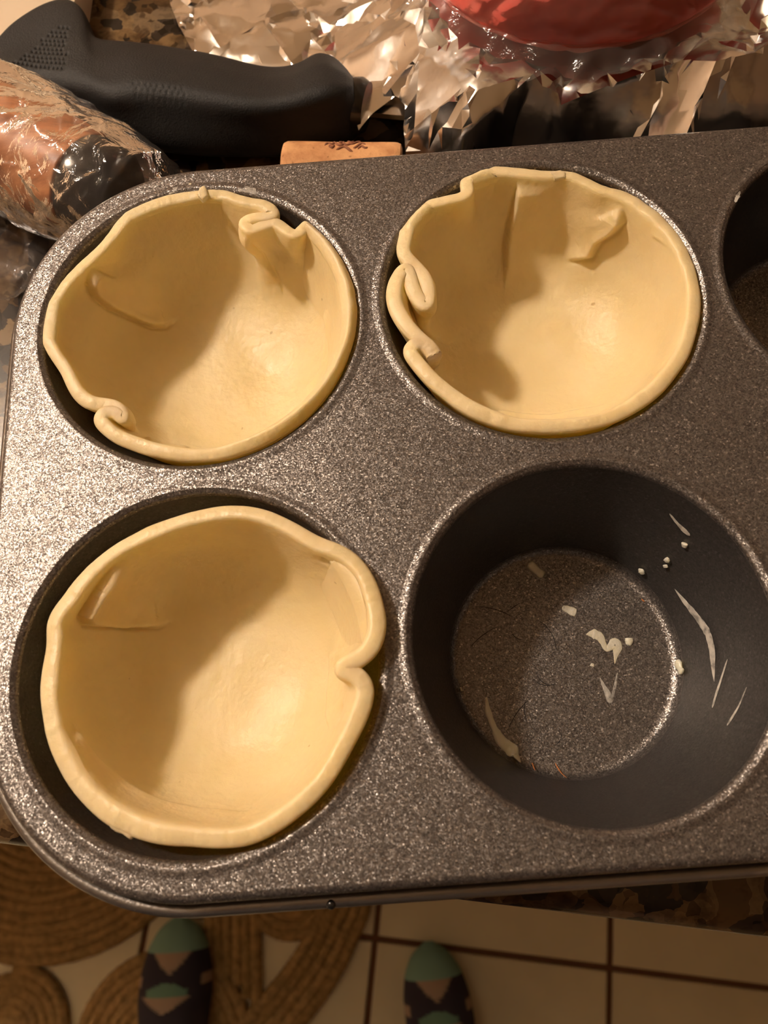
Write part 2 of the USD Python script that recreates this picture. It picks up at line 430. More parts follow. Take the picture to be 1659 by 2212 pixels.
pieces.append(sweep_ring(ep))
deck = trimesh.util.concatenate(pieces)
obj('deck', deck, MAT['pan_coating'], pan, 50)
br = 0.0018
bc = (EDGE + 0.0019, TOP - 0.0078)
obj('rolled_rim', sweep_ring([(bc[0] + br * math.cos(t), bc[1] + br * math.sin(t)) for t in np.linspace(0, -2 * np.pi, 17)]), MAT['bead_metal'], pan, True)
for c in centers:
    fr = 0.0034
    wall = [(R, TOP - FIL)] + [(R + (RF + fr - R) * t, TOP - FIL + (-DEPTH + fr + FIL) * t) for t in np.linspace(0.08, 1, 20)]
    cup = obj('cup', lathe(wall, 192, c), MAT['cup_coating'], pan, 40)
    flr = [(RF + fr, TOP - DEPTH + fr)] + [(RF + fr * math.cos(t) , TOP - DEPTH + fr - fr * math.sin(t)) for t in np.linspace(0, math.pi / 2, 7)[1:]] + [(RF * q, TOP - DEPTH) for q in (0.9, 0.6, 0.3, 0.001)]
    obj('cup_floor', lathe(flr, 192, c), MAT['pan_coating'], cup, 50, label='speckled flat bottom of the cup')

# ------------------------------------------------------------------ pastry shells
RIM_A= [(1.4, 45.5), (5.6, 44.7), (10.4, 42.9), (14.4, 40.4), (19.1, 39.1), (22.4, 37.0), (22.9, 34.4), (19.0, 34.0), (15.6, 33.9), (14.3, 31.9), (16.3, 30.1), (19.6, 30.9), (23.6, 31.3), (26.5, 28.6), (29.4, 26.7), (32.1, 28.1), (34.6, 30.6), (36.9, 31.2), (40.1, 28.1), (43.1, 23.0), (45.1, 16.5), (45.7, 10.3), (46.3, 4.2), (46.9, -1.8), (46.3, -7.6), (45.0, -13.2), (43.5, -18.7), (41.6, -24.0), (38.1, -27.1), (34.2, -30.9), (29.8, -33.9), (23.6, -38.0), (17.5, -41.1), (11.5, -43.2), (5.4, -44.3), (-0.6, -44.1), (-6.6, -43.2), (-11.5, -41.8), (-16.4, -40.1), (-20.7, -37.4), (-25.1, -34.6), (-27.4, -32.1), (-27.8, -30.0), (-26.3, -28.7), (-23.5, -29.1), (-21.3, -31.2), (-21.8, -28.9), (-25.5, -26.5), (-29.8, -26.1), (-33.1, -23.0), (-36.5, -18.6), (-39.3, -13.7), (-42.1, -9.2), (-44.4, -3.9), (-45.4, 1.4), (-44.4, 6.5), (-42.8, 10.9), (-40.4, 15.3), (-37.4, 19.6), (-34.3, 23.3), (-31.5, 25.8), (-28.6, 29.1), (-26.7, 32.8), (-24.8, 36.2), (-21.5, 39.5), (-17.5, 41.5), (-13.4, 43.5), (-8.0, 44.9), (-3.2, 45.6)]
RIM_B= [(-7.9, 43.9), (-2.1, 42.9), (0.8, 42.3), (5.2, 41.5), (10.3, 41.1), (15.3, 39.7), (19.3, 37.1), (22.5, 34.1), (25.2, 32.5), (28.7, 31.7), (31.2, 28.8), (34.4, 26.3), (37.3, 22.6), (39.9, 17.2), (42.2, 11.8), (43.7, 6.7), (44.0, 0.8), (43.4, -5.6), (41.8, -11.9), (40.0, -18.1), (37.3, -23.3), (33.6, -28.3), (28.7, -33.2), (23.3, -37.2), (17.5, -40.4), (11.1, -42.8), (5.7, -44.1), (-1.0, -44.3), (-7.4, -43.4), (-12.5, -42.0), (-16.4, -40.9), (-20.8, -39.4), (-25.2, -36.5), (-29.4, -32.4), (-33.1, -28.4), (-36.7, -23.9), (-39.4, -19.5), (-40.6, -16.7), (-38.4, -14.9), (-35.0, -16.0), (-33.6, -19.6), (-34.3, -17.2), (-37.2, -13.4), (-40.4, -9.6), (-42.7, -4.6), (-43.4, 1.1), (-42.6, 6.8), (-40.5, 10.7), (-38.7, 10.6), (-38.4, 6.4), (-36.4, 0.4), (-34.5, -2.2), (-33.5, 1.8), (-35.0, 8.6), (-37.8, 13.4), (-39.4, 15.7), (-38.6, 20.8), (-37.1, 26.7), (-34.6, 30.9), (-29.6, 33.5), (-24.3, 34.8), (-19.8, 35.7), (-17.8, 37.8), (-18.2, 40.6), (-16.9, 42.7), (-13.0, 44.0)]
RIM_C= [(9.5, 39.3), (16.3, 38.0), (22.2, 35.4), (28.0, 31.8), (32.4, 28.0), (35.6, 27.4), (39.4, 25.4), (42.4, 21.8), (44.7, 17.6), (46.3, 12.3), (46.9, 7.1), (45.6, 2.2), (44.2, -0.8), (41.6, -2.7), (38.5, -3.7), (37.5, -4.9), (39.6, -6.2), (41.9, -7.6), (43.0, -10.0), (41.9, -13.8), (39.8, -17.7), (37.4, -22.2), (34.8, -26.5), (31.6, -30.3), (27.3, -34.4), (22.5, -37.9), (17.1, -40.3), (11.2, -41.3), (5.2, -42.0), (-0.7, -41.6), (-6.7, -40.1), (-11.6, -38.3), (-15.3, -37.1), (-18.4, -36.0), (-22.3, -33.8), (-26.2, -30.1), (-29.6, -26.5), (-32.3, -22.2), (-35.5, -16.6), (-37.4, -11.7), (-38.4, -6.7), (-38.7, -3.0), (-38.4, 2.1), (-37.7, 5.8), (-38.2, 9.7), (-37.8, 13.6), (-35.5, 18.7), (-31.7, 23.8), (-27.9, 28.5), (-23.8, 31.5), (-19.1, 33.5), (-15.7, 34.8), (-12.3, 36.5), (-6.9, 38.5), (-0.0, 39.2), (4.8, 39.5)]

def gsm(a, sig, n):
    """circular gaussian smoothing along axis 0; sig in samples"""
    return gaussian_filter1d(a, sig, axis=0, mode='wrap')


def rim_curve(pts, n):
    pts = np.array(pts[::-1], float)
    tck, _ = splprep([np.r_[pts[:, 0], pts[0, 0]], np.r_[pts[:, 1], pts[0, 1]]], s=3.0, per=True, k=3)
    x, y = splev(np.linspace(0, 1, 6000, endpoint=False), tck)
    c = np.stack([x, y], 1)
    L = np.r_[0, np.cumsum(np.linalg.norm(np.diff(np.vstack([c, c[:1]]), axis=0), axis=1))]
    u = np.linspace(0, L[-1], n, endpoint=False)
    return np.stack([np.interp(u, L, np.r_[c[:, k], c[0, k]]) for k in (0, 1)], 1), L[-1]


def by_angle(phi, table):
    """smooth periodic interpolation of (degrees, value) pairs"""
    t = sorted(table)
    a = np.array([x[0] for x in t], float)
    v = np.array([x[1] for x in t], float)
    d = np.degrees(phi) % 360
    out = np.interp(d, np.r_[a[-1] - 360, a, a[0] + 360], np.r_[v[-1], v, v[0]])
    return gaussian_filter1d(out, 10, mode='wrap')


def profile(m):
    """mid surface of the pastry from rim to centre: arc length, radius, height (mm)"""
    a, b, c = np.array([44.0, 0.0]), np.array([34.4, -36.8]), np.array([0.0, -36.8])
    w = a - b
    w /= np.linalg.norm(w)
    p0, p1 = b + w * 24, b + np.array([-27.0, 0])
    tt = np.linspace(0, 1, 40)[:, None]
    bez = (1 - tt) ** 2 * p0 + 2 * tt * (1 - tt) * b + tt ** 2 * p1
    line = np.vstack([a + (p0 - a) * np.linspace(0, 1, 30)[:-1, None], bez, p1 + (c - p1) * np.linspace(0, 1, 12)[1:, None]])
    L = np.r_[0, np.cumsum(np.linalg.norm(np.diff(line, axis=0), axis=1))]
    s = L[-1] * np.linspace(0, 1, m) ** 1.12
    return s, np.interp(s, L, line[:, 0]), np.interp(s, L, line[:, 1])


def seg_dist(v, line):
    """nearest point on a 3D polyline: distance, along (0..1), offset vector, tangent"""
    best = np.full(len(v), 1e9)
    off = np.zeros_like(v)
    tan = np.zeros_like(v)
    al = np.zeros(len(v))
    ends = np.linalg.norm(np.diff(line, axis=0), axis=1)
    cum = np.r_[0, np.cumsum(ends)]
    for k in range(len(line) - 1):
        a, d = line[k], line[k + 1] - line[k]
        t = np.clip(((v - a) @ d) / (d @ d), 0, 1)
        o = v - a - t[:, None] * d
        r = np.linalg.norm(o, axis=1)
        m = r < best
        best[m], off[m], tan[m], al[m] = r[m], o[m], d / np.linalg.norm(d), (cum[k] + t[m] * ends[k]) / cum[-1]
    return best, al, off, tan


def pastry(rim, z_rim, h_rim, feats, seed, n=760, m=120, inset=None):
    P, length = rim_curve(rim, n)
    du = length / n
    S = gsm(P, 11 / du, n)
    phi = np.unwrap(np.arctan2(S[:, 1], S[:, 0]))
    phi = np.maximum.accumulate(phi)
    lin = np.linspace(0, 2 * np.pi, n, endpoint=False)
    phi = gaussian_filter1d(phi - lin, 6 / du, mode='wrap') + lin
    s, r, z = profile(m)
    e = np.stack([np.cos(phi), np.sin(phi)], 1)
    zr, hr = by_angle(phi, z_rim), by_angle(phi, h_rim)
    delta = P - r[0] * e
    low = gsm(delta, 9 / du, n)
    high = delta - low
    wl, wh = np.exp(-(s / 25) ** 2), np.exp(-(s / 10) ** 2)
    M = np.zeros((m, n, 3))
    M[..., :2] = r[:, None, None] * e[None] + wl[:, None, None] * low[None] + wh[:, None, None] * high[None]
    M[..., 2] = z[:, None] + (zr[None] - 0.0) * np.exp(-s / 16)[:, None]
    # gentle unevenness of hand-pressed dough
    q = M / 1000
    M[..., 2] += (meshkit.fbm(q * 60, 2, seed) - 0.5) * 1.8 * np.clip(s / 12, 0, 1)[:, None]
    wob = (meshkit.fbm(q * 75, 2, seed + 5) - 0.5) * 0.9
    M[..., :2] += wob[..., None] * e[None] * np.clip(r / 10, 0, 1)[:, None, None]
    # below the deck the pastry stays inside the cup
    rad = np.linalg.norm(M[..., :2], axis=2)
    wall = 46.5 - 1.95 - 0.30 * np.maximum(-M[..., 2] - 1, 0)
    lim = wall + np.clip(M[..., 2] - 0.6, 0, 4) * 1.6
    M[..., :2] *= np.minimum(1, lim / np.maximum(rad, 1e-6))[..., None]
    M[-1] = M[-1].mean(0)
    U = gaussian_filter1d(M, 1.0, axis=1, mode='wrap')
    tu = np.roll(U, -1, 1) - np.roll(U, 1, 1)
    ts = np.gradient(U, axis=0)
    N = np.cross(tu, ts)
    N[-1] = [0, 0, 1]
    N /= np.maximum(np.linalg.norm(N, axis=2, keepdims=True), 1e-9)
    if N[m // 2, 0] @ np.array([-e[0, 0], -e[0, 1], 0.4]) < 0:
        N = -N
    N = gaussian_filter1d(N, 1.2, axis=1, mode='wrap')
    N /= np.maximum(np.linalg.norm(N, axis=2, keepdims=True), 1e-9)
    hr = hr * (0.86 + 0.3 * meshkit.fbm(M[0] / 1000 * 85, 2, seed + 40))
    h = 1.75 + (hr - 1.75)[None] * np.exp(-(s / 7.0) ** 2)[:, None]
    inner0 = M + N * h[..., None]
    flat, nf = inner0.reshape(-1, 3), N.reshape(-1, 3)
    D = np.zeros(len(flat))
    near = np.full(len(flat), 1e9)
    for f in feats:
        line = np.array(f['line'], float)
        dist, al, off, tan = seg_dist(flat, line)
        near = np.minimum(near, dist)
        if f['kind'] == 'lap':          # an edge where one layer of dough lies over the other
            side = np.einsum('ij,ij->i', np.cross(nf, tan), off) * f.get('side', 1)
            sd = np.sign(side) * dist
            w = f.get('w', 0.45)
            step = 0.5 + 0.5 * np.tanh(sd / w)
            fade = np.exp(-(np.maximum(sd, 0) / f.get('reach', 16)) ** 2)
            nose = 0.14 * np.exp(-((sd - 1.3) / 1.3) ** 2)
            end = np.clip(np.minimum(al / f.get('e0', 0.08), (1 - al) / f.get('e1', 0.2)), 0, 1)
            amp = f['amp'] * end * end * (3 - 2 * end)
            D += amp * (step * fade + nose - 0.35 * np.exp(-((sd + 0.5) / 0.7) ** 2))
        elif f['kind'] == 'ridge':
            end = np.clip(np.minimum(al / 0.2, (1 - al) / 0.2), 0.15, 1)
            D += f['amp'] * end * np.exp(-(dist / f['w']) ** 2)
        else:                            # 'dent': round bump or hollow
            D += f['amp'] * np.exp(-(dist / f['w']) ** 2)
    D, near = D.reshape(m, n), near.reshape(m, n)
    soft = gaussian_filter1d(gaussian_filter1d(D, 7, axis=1, mode='wrap'), 4, axis=0, mode='nearest')
    D *= np.clip((s - 0.4) / 3.5, 0, 1)[:, None]
    keep = np.clip((near - 4.0) / 5.0, 0, 1)
    D = D * (1 - keep) + soft * keep
    D += (meshkit.fbm(flat / 1000 * 420, 2, seed + 9).reshape(m, n) - 0.5) * 0.18
    inner = inner0 + N * D[..., None]
    outer = M - N * h[..., None]
    T = U[0] - U[2]
    T /= np.linalg.norm(T, axis=1, keepdims=True)
    caps = [M[0] + (h[0] + 0.0)[:, None] * (-np.sign(np.cos(a)) * abs(np.cos(a)) ** 0.7 * N[0] + 0.62 * np.sin(a) ** 0.8 * T) + (D[0] * max(0, -np.cos(a)) * 0)[:, None] * N[0] for a in np.linspace(0, np.pi, 9)[1:-1]]
    rough = (meshkit.fbm(M[0] / 1000 * 300, 3, seed + 20) - 0.5) * 0.8
    caps = [c + T * (rough * np.sin(a))[:, None] for c, a in zip(caps, np.linspace(0, np.pi, 9)[1:-1])]
    rows = [outer[k] for k in list(range(m - 1, 8, -6)) + list(range(8, -1, -2))] + caps + [inner[k] for k in range(m)]
    G = np.array(rows)
    R_, C_ = G.shape[:2]
    idx = np.arange(R_ * C_).reshape(R_, C_)
    a, b = idx[:-1], idx[1:]
    a2, b2 = np.roll(a, -1, 1), np.roll(b, -1, 1)
    F = np.concatenate([np.stack([a, a2, b], -1).reshape(-1, 3), np.stack([a2, b2, b], -1).reshape(-1, 3)])
    return G.reshape(-1, 3) / 1000, F, (len(rows) - m) * n


FEAT_A = [{'kind': 'lap', 'amp': 2.4, 'reach': 24, 'e0': 0.15, 'w': 0.3, 'line': [(-31.2, 24.5, 1.0), (-33.5, 21.0, 0.3), (-35.2, 17.9, -2.9), (-35.2, 16.4, -7.4), (-32.8, 16.7, -14.9), (-28.6, 18.0, -23.1), (-23.2, 17.7, -28.9), (-19.4, 18.6, -30.9), (-13.6, 22.7, -31.2)]}, {'kind': 'lap', 'amp': 1.5, 'reach': 10, 'side': -1, 'e0': 0.05, 'e1': 0.4, 'line': [(15.1, 28.1, 0.6), (17.6, 28.9, -13.6), (21.4, 25.9, -20.4), (22.3, 21.9, -25.8)]}, {'kind': 'dent', 'amp': -2.2, 'w': 5.5, 'line': [(23.1, 27.2, -9.8), (23.200000000000003, 27.2, -9.8)]}, {'kind': 'lap', 'amp': 0.7, 'reach': 5, 'w': 1.0, 'line': [(36.1, 11.6, -17.0), (35.1, 2.5, -22.8), (33.1, -6.3, -25.2), (26.8, -9.5, -30.0)]}, {'kind': 'lap', 'amp': 1.0, 'reach': 4, 'side': -1, 'line': [(-20.9, -29.1, -16.3), (-18.6, -28.5, -21.8), (-14.3, -28.7, -25.5), (-9.6, -27.9, -28.6)]}, {'kind': 'dent', 'amp': 0.8, 'w': 9, 'line': [(-38.6, 4.8, -13.4), (-38.5, 4.8, -13.4)]}]
FEAT_B = [{'kind': 'lap', 'amp': 2.4, 'reach': 13, 'e0': 0.12, 'e1': 0.35, 'w': 0.3, 'line': [(-1.8, 40.6, 1.3), (-2.2, 39.3, -6.3), (-2.9, 37.7, -14.5), (-3.8, 34.7, -21.5), (-4.0, 29.7, -27.6), (-4.9, 21.8, -32.5)]}, {'kind': 'lap', 'amp': 3.0, 'reach': 11, 'side': -1, 'e0': 0.25, 'e1': 0.25, 'w': 0.6, 'line': [(25.5, 30.7, 1.9), (28.5, 28.3, 0.1), (30.0, 26.1, -3.9), (28.2, 26.4, -9.2), (25.0, 27.5, -14.6), (23.4, 26.0, -20.5), (19.0, 27.4, -23.1), (14.7, 28.5, -25.0)]}, {'kind': 'dent', 'amp': 1.2, 'w': 5, 'line': [(19.9, 24.9, -25.3), (20.0, 24.9, -25.3)]}, {'kind': 'lap', 'amp': 1.2, 'reach': 6, 'e0': 0.1, 'e1': 0.4, 'line': [(36.1, 18.6, -1.8), (38.7, 14.3, 0.0), (41.1, 8.5, 1.7), (42.0, 1.2, 1.4), (41.1, -6.3, 0.5), (38.9, -13.7, -0.2)]}, {'kind': 'lap', 'amp': 1.2, 'reach': 5, 'side': -1, 'e1': 0.4, 'line': [(-13.8, -22.3, -30.5), (-4.7, -24.4, -31.4), (4.2, -26.0, -30.6), (12.5, -25.3, -29.7), (22.5, -25.5, -23.5)]}, {'kind': 'lap', 'amp': 1.4, 'reach': 6, 'e0': 0.1, 'line': [(-39.3, 4.6, 2.4), (-38.3, -0.5, 1.8), (-34.8, -4.1, 1.6), (-32.1, -2.4, -2.9)]}]
FEAT_C = [{'kind': 'lap', 'amp': 3.0, 'reach': 18, 'e0': 0.22, 'w': 0.35, 'line': [(-17.2, 32.9, 0.5), (-21.5, 29.9, -1.7), (-26.0, 25.9, -3.6), (-30.1, 20.7, -4.9), (-33.1, 16.4, -5.8), (-33.3, 14.9, -9.4), (-31.4, 15.9, -17.9), (-27.1, 16.8, -26.1), (-19.8, 17.1, -30.7), (-14.2, 19.2, -31.9)]}, {'kind': 'lap', 'amp': 1.6, 'reach': 7, 'side': -1, 'w': 1.6, 'line': [(-33.9, -11.7, -5.1), (-29.7, -20.3, -10.5), (-24.5, -26.1, -14.6), (-16.6, -31.5, -14.9), (-7.4, -34.9, -16.5), (2.5, -36.5, -15.7), (12.9, -35.9, -11.5)]}, {'kind': 'lap', 'amp': 0.8, 'reach': 10, 'line': [(32.1, 5.1, -25.8), (30.9, -6.0, -25.7), (30.3, -12.9, -23.7), (31.5, -18.7, -17.7)]}, {'kind': 'ridge', 'amp': -2, 'w': 1.3, 'line': [(37.3, -4.9, 5.9), (40.3, -5.3, 5.6)]}, {'kind': 'lap', 'amp': 1.0, 'reach': 5, 'w': 0.9, 'line': [(33.0, 26.2, 4.5), (35.4, 24.6, 3.5), (40.2, 18.5, 2.8), (43.0, 11.6, 3.3), (43.9, 5.2, 3.1)]}, {'kind': 'dent', 'amp': -1.4, 'w': 1.8, 'line': [(34.9, -13.1, -14.2), (35.0, -13.1, -14.2)]}, {'kind': 'dent', 'amp': -1.6, 'w': 1.8, 'line': [(33.2, 25.1, 0.1), (33.300000000000004, 25.1, 0.1)]}, {'kind': 'dent', 'amp': 1.3, 'w': 4, 'line': [(35.6, 4.1, -21.0), (35.7, 4.1, -21.0)]}]

SHELLS = [
    ('raw shortcrust pastry lining the back left cup, with one overlapping fold and a crimped pleat', (0, SP), RIM_A,
     [(0, 1.2), (90, 0.4), (135, -0.4), (180, -0.2), (270, 0.6)], [(0, 2.0), (90, 2.1), (180, 2.0), (270, 2.1)], FEAT_A, 3),
    ('raw shortcrust pastry filling the middle cup of the back row, with a square folded flap', (SP, SP), RIM_B,
     [(0, 0.8), (90, 1.2), (180, 1.2), (270, 0.8)], [(0, 2.3), (90, 2.0), (180, 2.3), (270, 2.0)], FEAT_B, 14),
    ('raw shortcrust pastry in the front left cup, slumped inward with a gap on its left', (0, 0), RIM_C,
     [(0, 4.6), (60, 3.0), (100, 0.2), (140, -2.2), (180, -2.6), (225, -1.8), (260, 0.6), (300, 2.4)], [(0, 2.2), (60, 2.1), (120, 2.2), (180, 2.8), (230, 2.8), (280, 2.4)], FEAT_C, 25)]
TORN = [[([(0.0003, 0.1455), (0.0011, 0.1479), (0.002, 0.1484), (0.0026, 0.1467), (0.0029, 0.1449), (0.0016, 0.1436)], 0.0008, 0.0022)],
        [([(0.1101, 0.1435), (0.1137, 0.1436), (0.1146, 0.1428), (0.1143, 0.1414), (0.1113, 0.1413)], 0.0008, 0.002)],
        [([(-0.0212, -0.0357), (-0.0206, -0.0365), (-0.0208, -0.0376), (-0.0196, -0.0385), (-0.0178, -0.0392), (-0.016, -0.0405), (-0.0156, -0.0402), (-0.0157, -0.0392), (-0.0148, -0.0384), (-0.0154, -0.0369), (-0.0178, -0.0347), (-0.0199, -0.0341)], -0.0018, 0.0020)]]
for label, c, rim, zr, hr, feats, seed in SHELLS:
    sv, sf, _ = pastry(rim, zr, hr, feats, seed)
    sv = sv + [c[0], c[1], TOP]
    shell = obj('pastry_shell', (sv, sf), MAT['dough'], None, True, label=label, cat='pastry')
    for poly, z0, th in TORN.pop(0):
        pl = Polygon(poly).buffer(0.0006).buffer(-0.0003)
        pm = trimesh.creation.extrude_polygon(pl, th, engine='earcut')
        pm.apply_translation([0, 0, TOP + z0])
        man = m3.Manifold(m3.Mesh(np.array(pm.vertices, np.float32), np.array(pm.faces, np.uint32))).refine_to_length(0.0007).to_mesh()
        pm = trimesh.Trimesh(man.vert_properties[:, :3], man.tri_verts, process=True)
        trimesh.smoothing.filter_taubin(pm, iterations=25)
        obj('torn_edge', pm, MAT['dough'], shell, True, label='small torn scrap at the rim')

# ------------------------------------------------------------------ butter and grease left in the empty cup and on the deck
CUPC = np.array([SP, 0.0])


def surface_frame(p):
    """normal of the inside of the empty cup at p (mm from its mouth centre)"""
    r = math.hypot(p[0], p[1])
    if p[2] < -43.0 or r < 1e-6:
        return np.array([0, 0, 1.0])
    e = np.array([-p[0] / r, -p[1] / r, 0.3])
    return e / np.linalg.norm(e)


def blob(pts, w, h, frame, n=12, seg=6):
    """a flattened streak lying on a surface; pts in metres, w half widths in mm"""
    p = np.array(pts, float)
    if len(p) == 1:
        p = np.vstack([p[0] - [0.0006, 0.0003, 0], p[0], p[0] + [0.0006, 0.0002, 0]])
        w = [w[0] * 0.8, w[0], w[0] * 0.75] if len(w) == 1 else w
    k = max(len(p) * seg, 8)
    t = np.linspace(0, 1, len(p))
    tt = np.linspace(0, 1, k)
    q = np.stack([np.interp(tt, t, p[:, a]) for a in range(3)], 1)
    q = gaussian_filter1d(q, 1.5, axis=0, mode='nearest')
    ww = np.interp(tt, np.linspace(0, 1, len(w)), w) / 1000
    ww = ww * np.clip(np.sqrt(np.clip(np.sin(np.pi * np.clip(tt, 0.004, 0.996)) * 3.0, 0, 1)), 0.05, 1)
    ww *= 0.8 + 0.4 * meshkit.noise(q * 1500, len(pts))
    d = np.gradient(q, axis=0)
    d /= np.maximum(np.linalg.norm(d, axis=1, keepdims=True), 1e-12)
    N = np.array([frame(x) for x in q])
    S = np.cross(d, N)
    S /= np.maximum(np.linalg.norm(S, axis=1, keepdims=True), 1e-12)
    a = np.linspace(0, 2 * np.pi, n, endpoint=False)
    v = q[:, None] + ww[:, None, None] * (np.cos(a)[None, :, None] * S[:, None] + (h * np.sin(a) + 0.05)[None, :, None] * N[:, None])
    f = grid_faces(k, n, True)
    m = k * n
    cap = [[m, (i + 1) % n, i] for i in range(n)] + [[m + 1, m - n + i, m - n + (i + 1) % n] for i in range(n)]
    out = trimesh.Trimesh(np.vstack([v.reshape(-1, 3), q[:1], q[-1:]]), np.vstack([f, cap]), process=False)
    trimesh.repair.fix_normals(out)
    return out


def in_cup(pts):
    return [(x / 1000 + SP, y / 1000, z / 1000 + TOP) for x, y, z in pts]


def cup_frame(x):
    return surface_frame(((x[0] - SP) * 1000, x[1] * 1000, (x[2] - TOP) * 1000))


FLECKS = [
    ('butter_fleck', 'butter', 'stubby pale butter scrap at the back edge of the empty cup floor', [(-6.8, 31.5, -43.4), (-5.5, 29.9, -43.8), (-4.1, 28.3, -43.8), (-2.4, 26.6, -43.8)], [1.2, 1.5, 1.3, 1.5], 0.6),
    ('butter_strip', 'butter', 'long curved sliver of butter at the front left of the empty cup', [(-24.8, -9.0, -43.8), (-25.0, -13.2, -43.8), (-23.8, -17.9, -43.8), (-22.0, -22.6, -43.8), (-19.0, -25.3, -43.8), (-17.0, -29.3, -41.7)], [0.4, 1.0, 1.0, 1.7, 2.1, 1.0], 0.5),
    ('butter_smear', 'butter', 'short white butter dab on the shadow line of the empty cup floor', [(1.7, 16.4, -43.8), (3.6, 15.5, -43.8), (5.1, 14.6, -43.8), (6.2, 14.1, -43.8)], [0.9, 1.3, 1.5, 1.0], 0.25),
    ('butter_smear', 'butter', 'curling thin butter smear near the middle of the empty cup floor', [(7.8, 7.3, -43.8), (10.4, 7.3, -43.8), (12.2, 6.3, -43.8), (12.8, 4.4, -43.8), (13.5, 2.0, -43.8), (15.2, 3.1, -43.8), (16.5, 3.8, -43.8), (17.0, 2.5, -43.8), (16.1, 0.2, -43.8), (15.3, -2.6, -43.8)], [0.5, 1.6, 1.5, 0.9, 0.8, 1.2, 2.0, 1.6, 0.8, 0.3], 0.15),
    ('butter_fleck', 'butter', 'small oval butter lump right of the curling smear on the cup floor', [(21.0, 5.3, -43.8), (20.9, 4.4, -43.8), (20.5, 2.7, -43.8)], [1.2, 1.4, 0.8], 0.6),
    ('butter_fleck', 'butter', 'tiny white butter speck below the curling smear on the cup floor', [(8.8, -1.6, -43.8), (8.3, -2.8, -43.8)], [0.4, 0.9], 0.4),
    ('butter_smear', 'grease', 'thin bent greasy streak toward the front of the empty cup floor', [(10.1, -5.8, -43.8), (11.2, -9.4, -43.8), (11.8, -10.8, -43.8), (12.0, -13.6, -43.8), (13.0, -12.3, -43.8), (14.5, -8.6, -43.8), (15.8, -4.8, -43.8)], [0.3, 0.6, 1.0, 0.8, 0.4, 0.4, 0.2], 0.15),
    ('butter_fleck', 'butter', 'bean-shaped butter lump on the right wall of the empty cup', [(33.8, -2.7, -41.7), (33.8, -4.3, -41.4), (33.8, -5.9, -40.6), (33.8, -7.2, -39.6)], [1.2, 1.5, 1.3, 1.1], 0.6),
    ('butter_fleck', 'butter', 'ragged white butter fleck low on the back right wall of the empty cup', [(25.3, 25.1, -36.3), (26.1, 24.2, -36.3), (26.6, 23.3, -37.1)], [0.3, 1.2, 0.9], 0.5),
    ('butter_fleck', 'butter', 'white butter fleck above its twin on the back right wall of the empty cup', [(30.0, 24.9, -24.8), (30.7, 24.1, -24.9), (31.2, 23.5, -24.8)], [0.9, 1.1, 0.6], 0.5),
    ('butter_fleck', 'butter', 'white butter fleck below its twin on the back right wall of the empty cup', [(30.4, 23.4, -27.0), (30.8, 22.6, -27.5)], [0.9, 0.9], 0.5),
    ('butter_fleck', 'butter', 'small butter fleck high on the back right wall of the empty cup', [(32.9, 26.3, -14.7), (33.0, 25.3, -16.2)], [1.0, 0.7], 0.5),
    ('butter_fleck', 'butter', 'tiny butter bead at the left foot of the empty cup wall', [(-32.4, -5.9, -42.7), (-32.1, -7.4, -42.6)], [0.6, 0.8], 0.6),
    ('butter_smear', 'grease', 'long milky grease streak curving down the right wall of the empty cup', [(33.0, 17.2, -30.9), (35.4, 12.1, -30.1), (37.2, 7.6, -28.3), (38.6, 2.4, -25.9), (38.7, -2.8, -25.5), (38.1, -7.1, -25.8), (37.1, -12.1, -24.9)], [0.3, 0.9, 1.3, 1.5, 1.3, 0.9, 0.3], 0.1),
    ('butter_smear', 'grease', 'straight thin grease streak below the long one on the right cup wall', [(40.2, -6.0, -19.6), (38.2, -11.3, -22.1), (36.4, -15.3, -23.4), (34.5, -19.1, -23.4)], [0.2, 0.4, 0.5, 0.4], 0.15),
    ('butter_smear', 'grease', 'short slanting grease streak low on the right wall near the cup lip', [(40.5, -14.6, -11.6), (37.9, -19.4, -12.9), (36.0, -22.1, -14.1), (34.3, -24.3, -15.0)], [0.2, 0.3, 0.5, 0.3], 0.15),
    ('butter_smear', 'grease', 'forked white grease mark high on the back right wall of the empty cup', [(28.0, 33.7, -8.9), (30.2, 31.1, -10.5), (32.1, 28.8, -11.0), (33.5, 27.2, -11.3)], [0.3, 0.5, 0.9, 0.5], 0.2),
]
for nm, mt, label, pts, w, h in FLECKS:
    obj(nm, blob(in_cup(pts), w, h, cup_frame), MAT[mt], None, True, label=label, cat='butter')
UPF = lambda x: np.array([0, 0, 1.0])
DECKS = [
    ('milky grease smear on the pan deck behind the back left pastry, left of centre', [(-0.0102, 0.1491), (-0.0079, 0.1501), (-0.0058, 0.1508)], [0.6, 1.1, 0.4], 'grease'),
    ('white grease dab on the pan deck behind the back left pastry, by the cup lip', [(0.0118, 0.1484), (0.0145, 0.1484), (0.0171, 0.1474), (0.0188, 0.146)], [0.9, 1.1, 1.3, 0.6], 'grease'),
    ('tiny butter crumb on the pan deck behind the back left pastry', [(-0.0035, 0.1523), (-0.0027, 0.1518)], [0.5, 0.6], 'butter'),
    ('thin white grease lick on the lip of the right-hand cup', [(0.1654, 0.1289), (0.1664, 0.1311), (0.1677, 0.1336)], [0.4, 0.9, 0.4], 'grease'),
]
for label, pts, w, mt in DECKS:
    obj('butter_smear', blob([(x, y, TOP) for x, y in pts], w, 0.25, UPF), MAT[mt], None, True, label=label, cat='butter')
scr = []
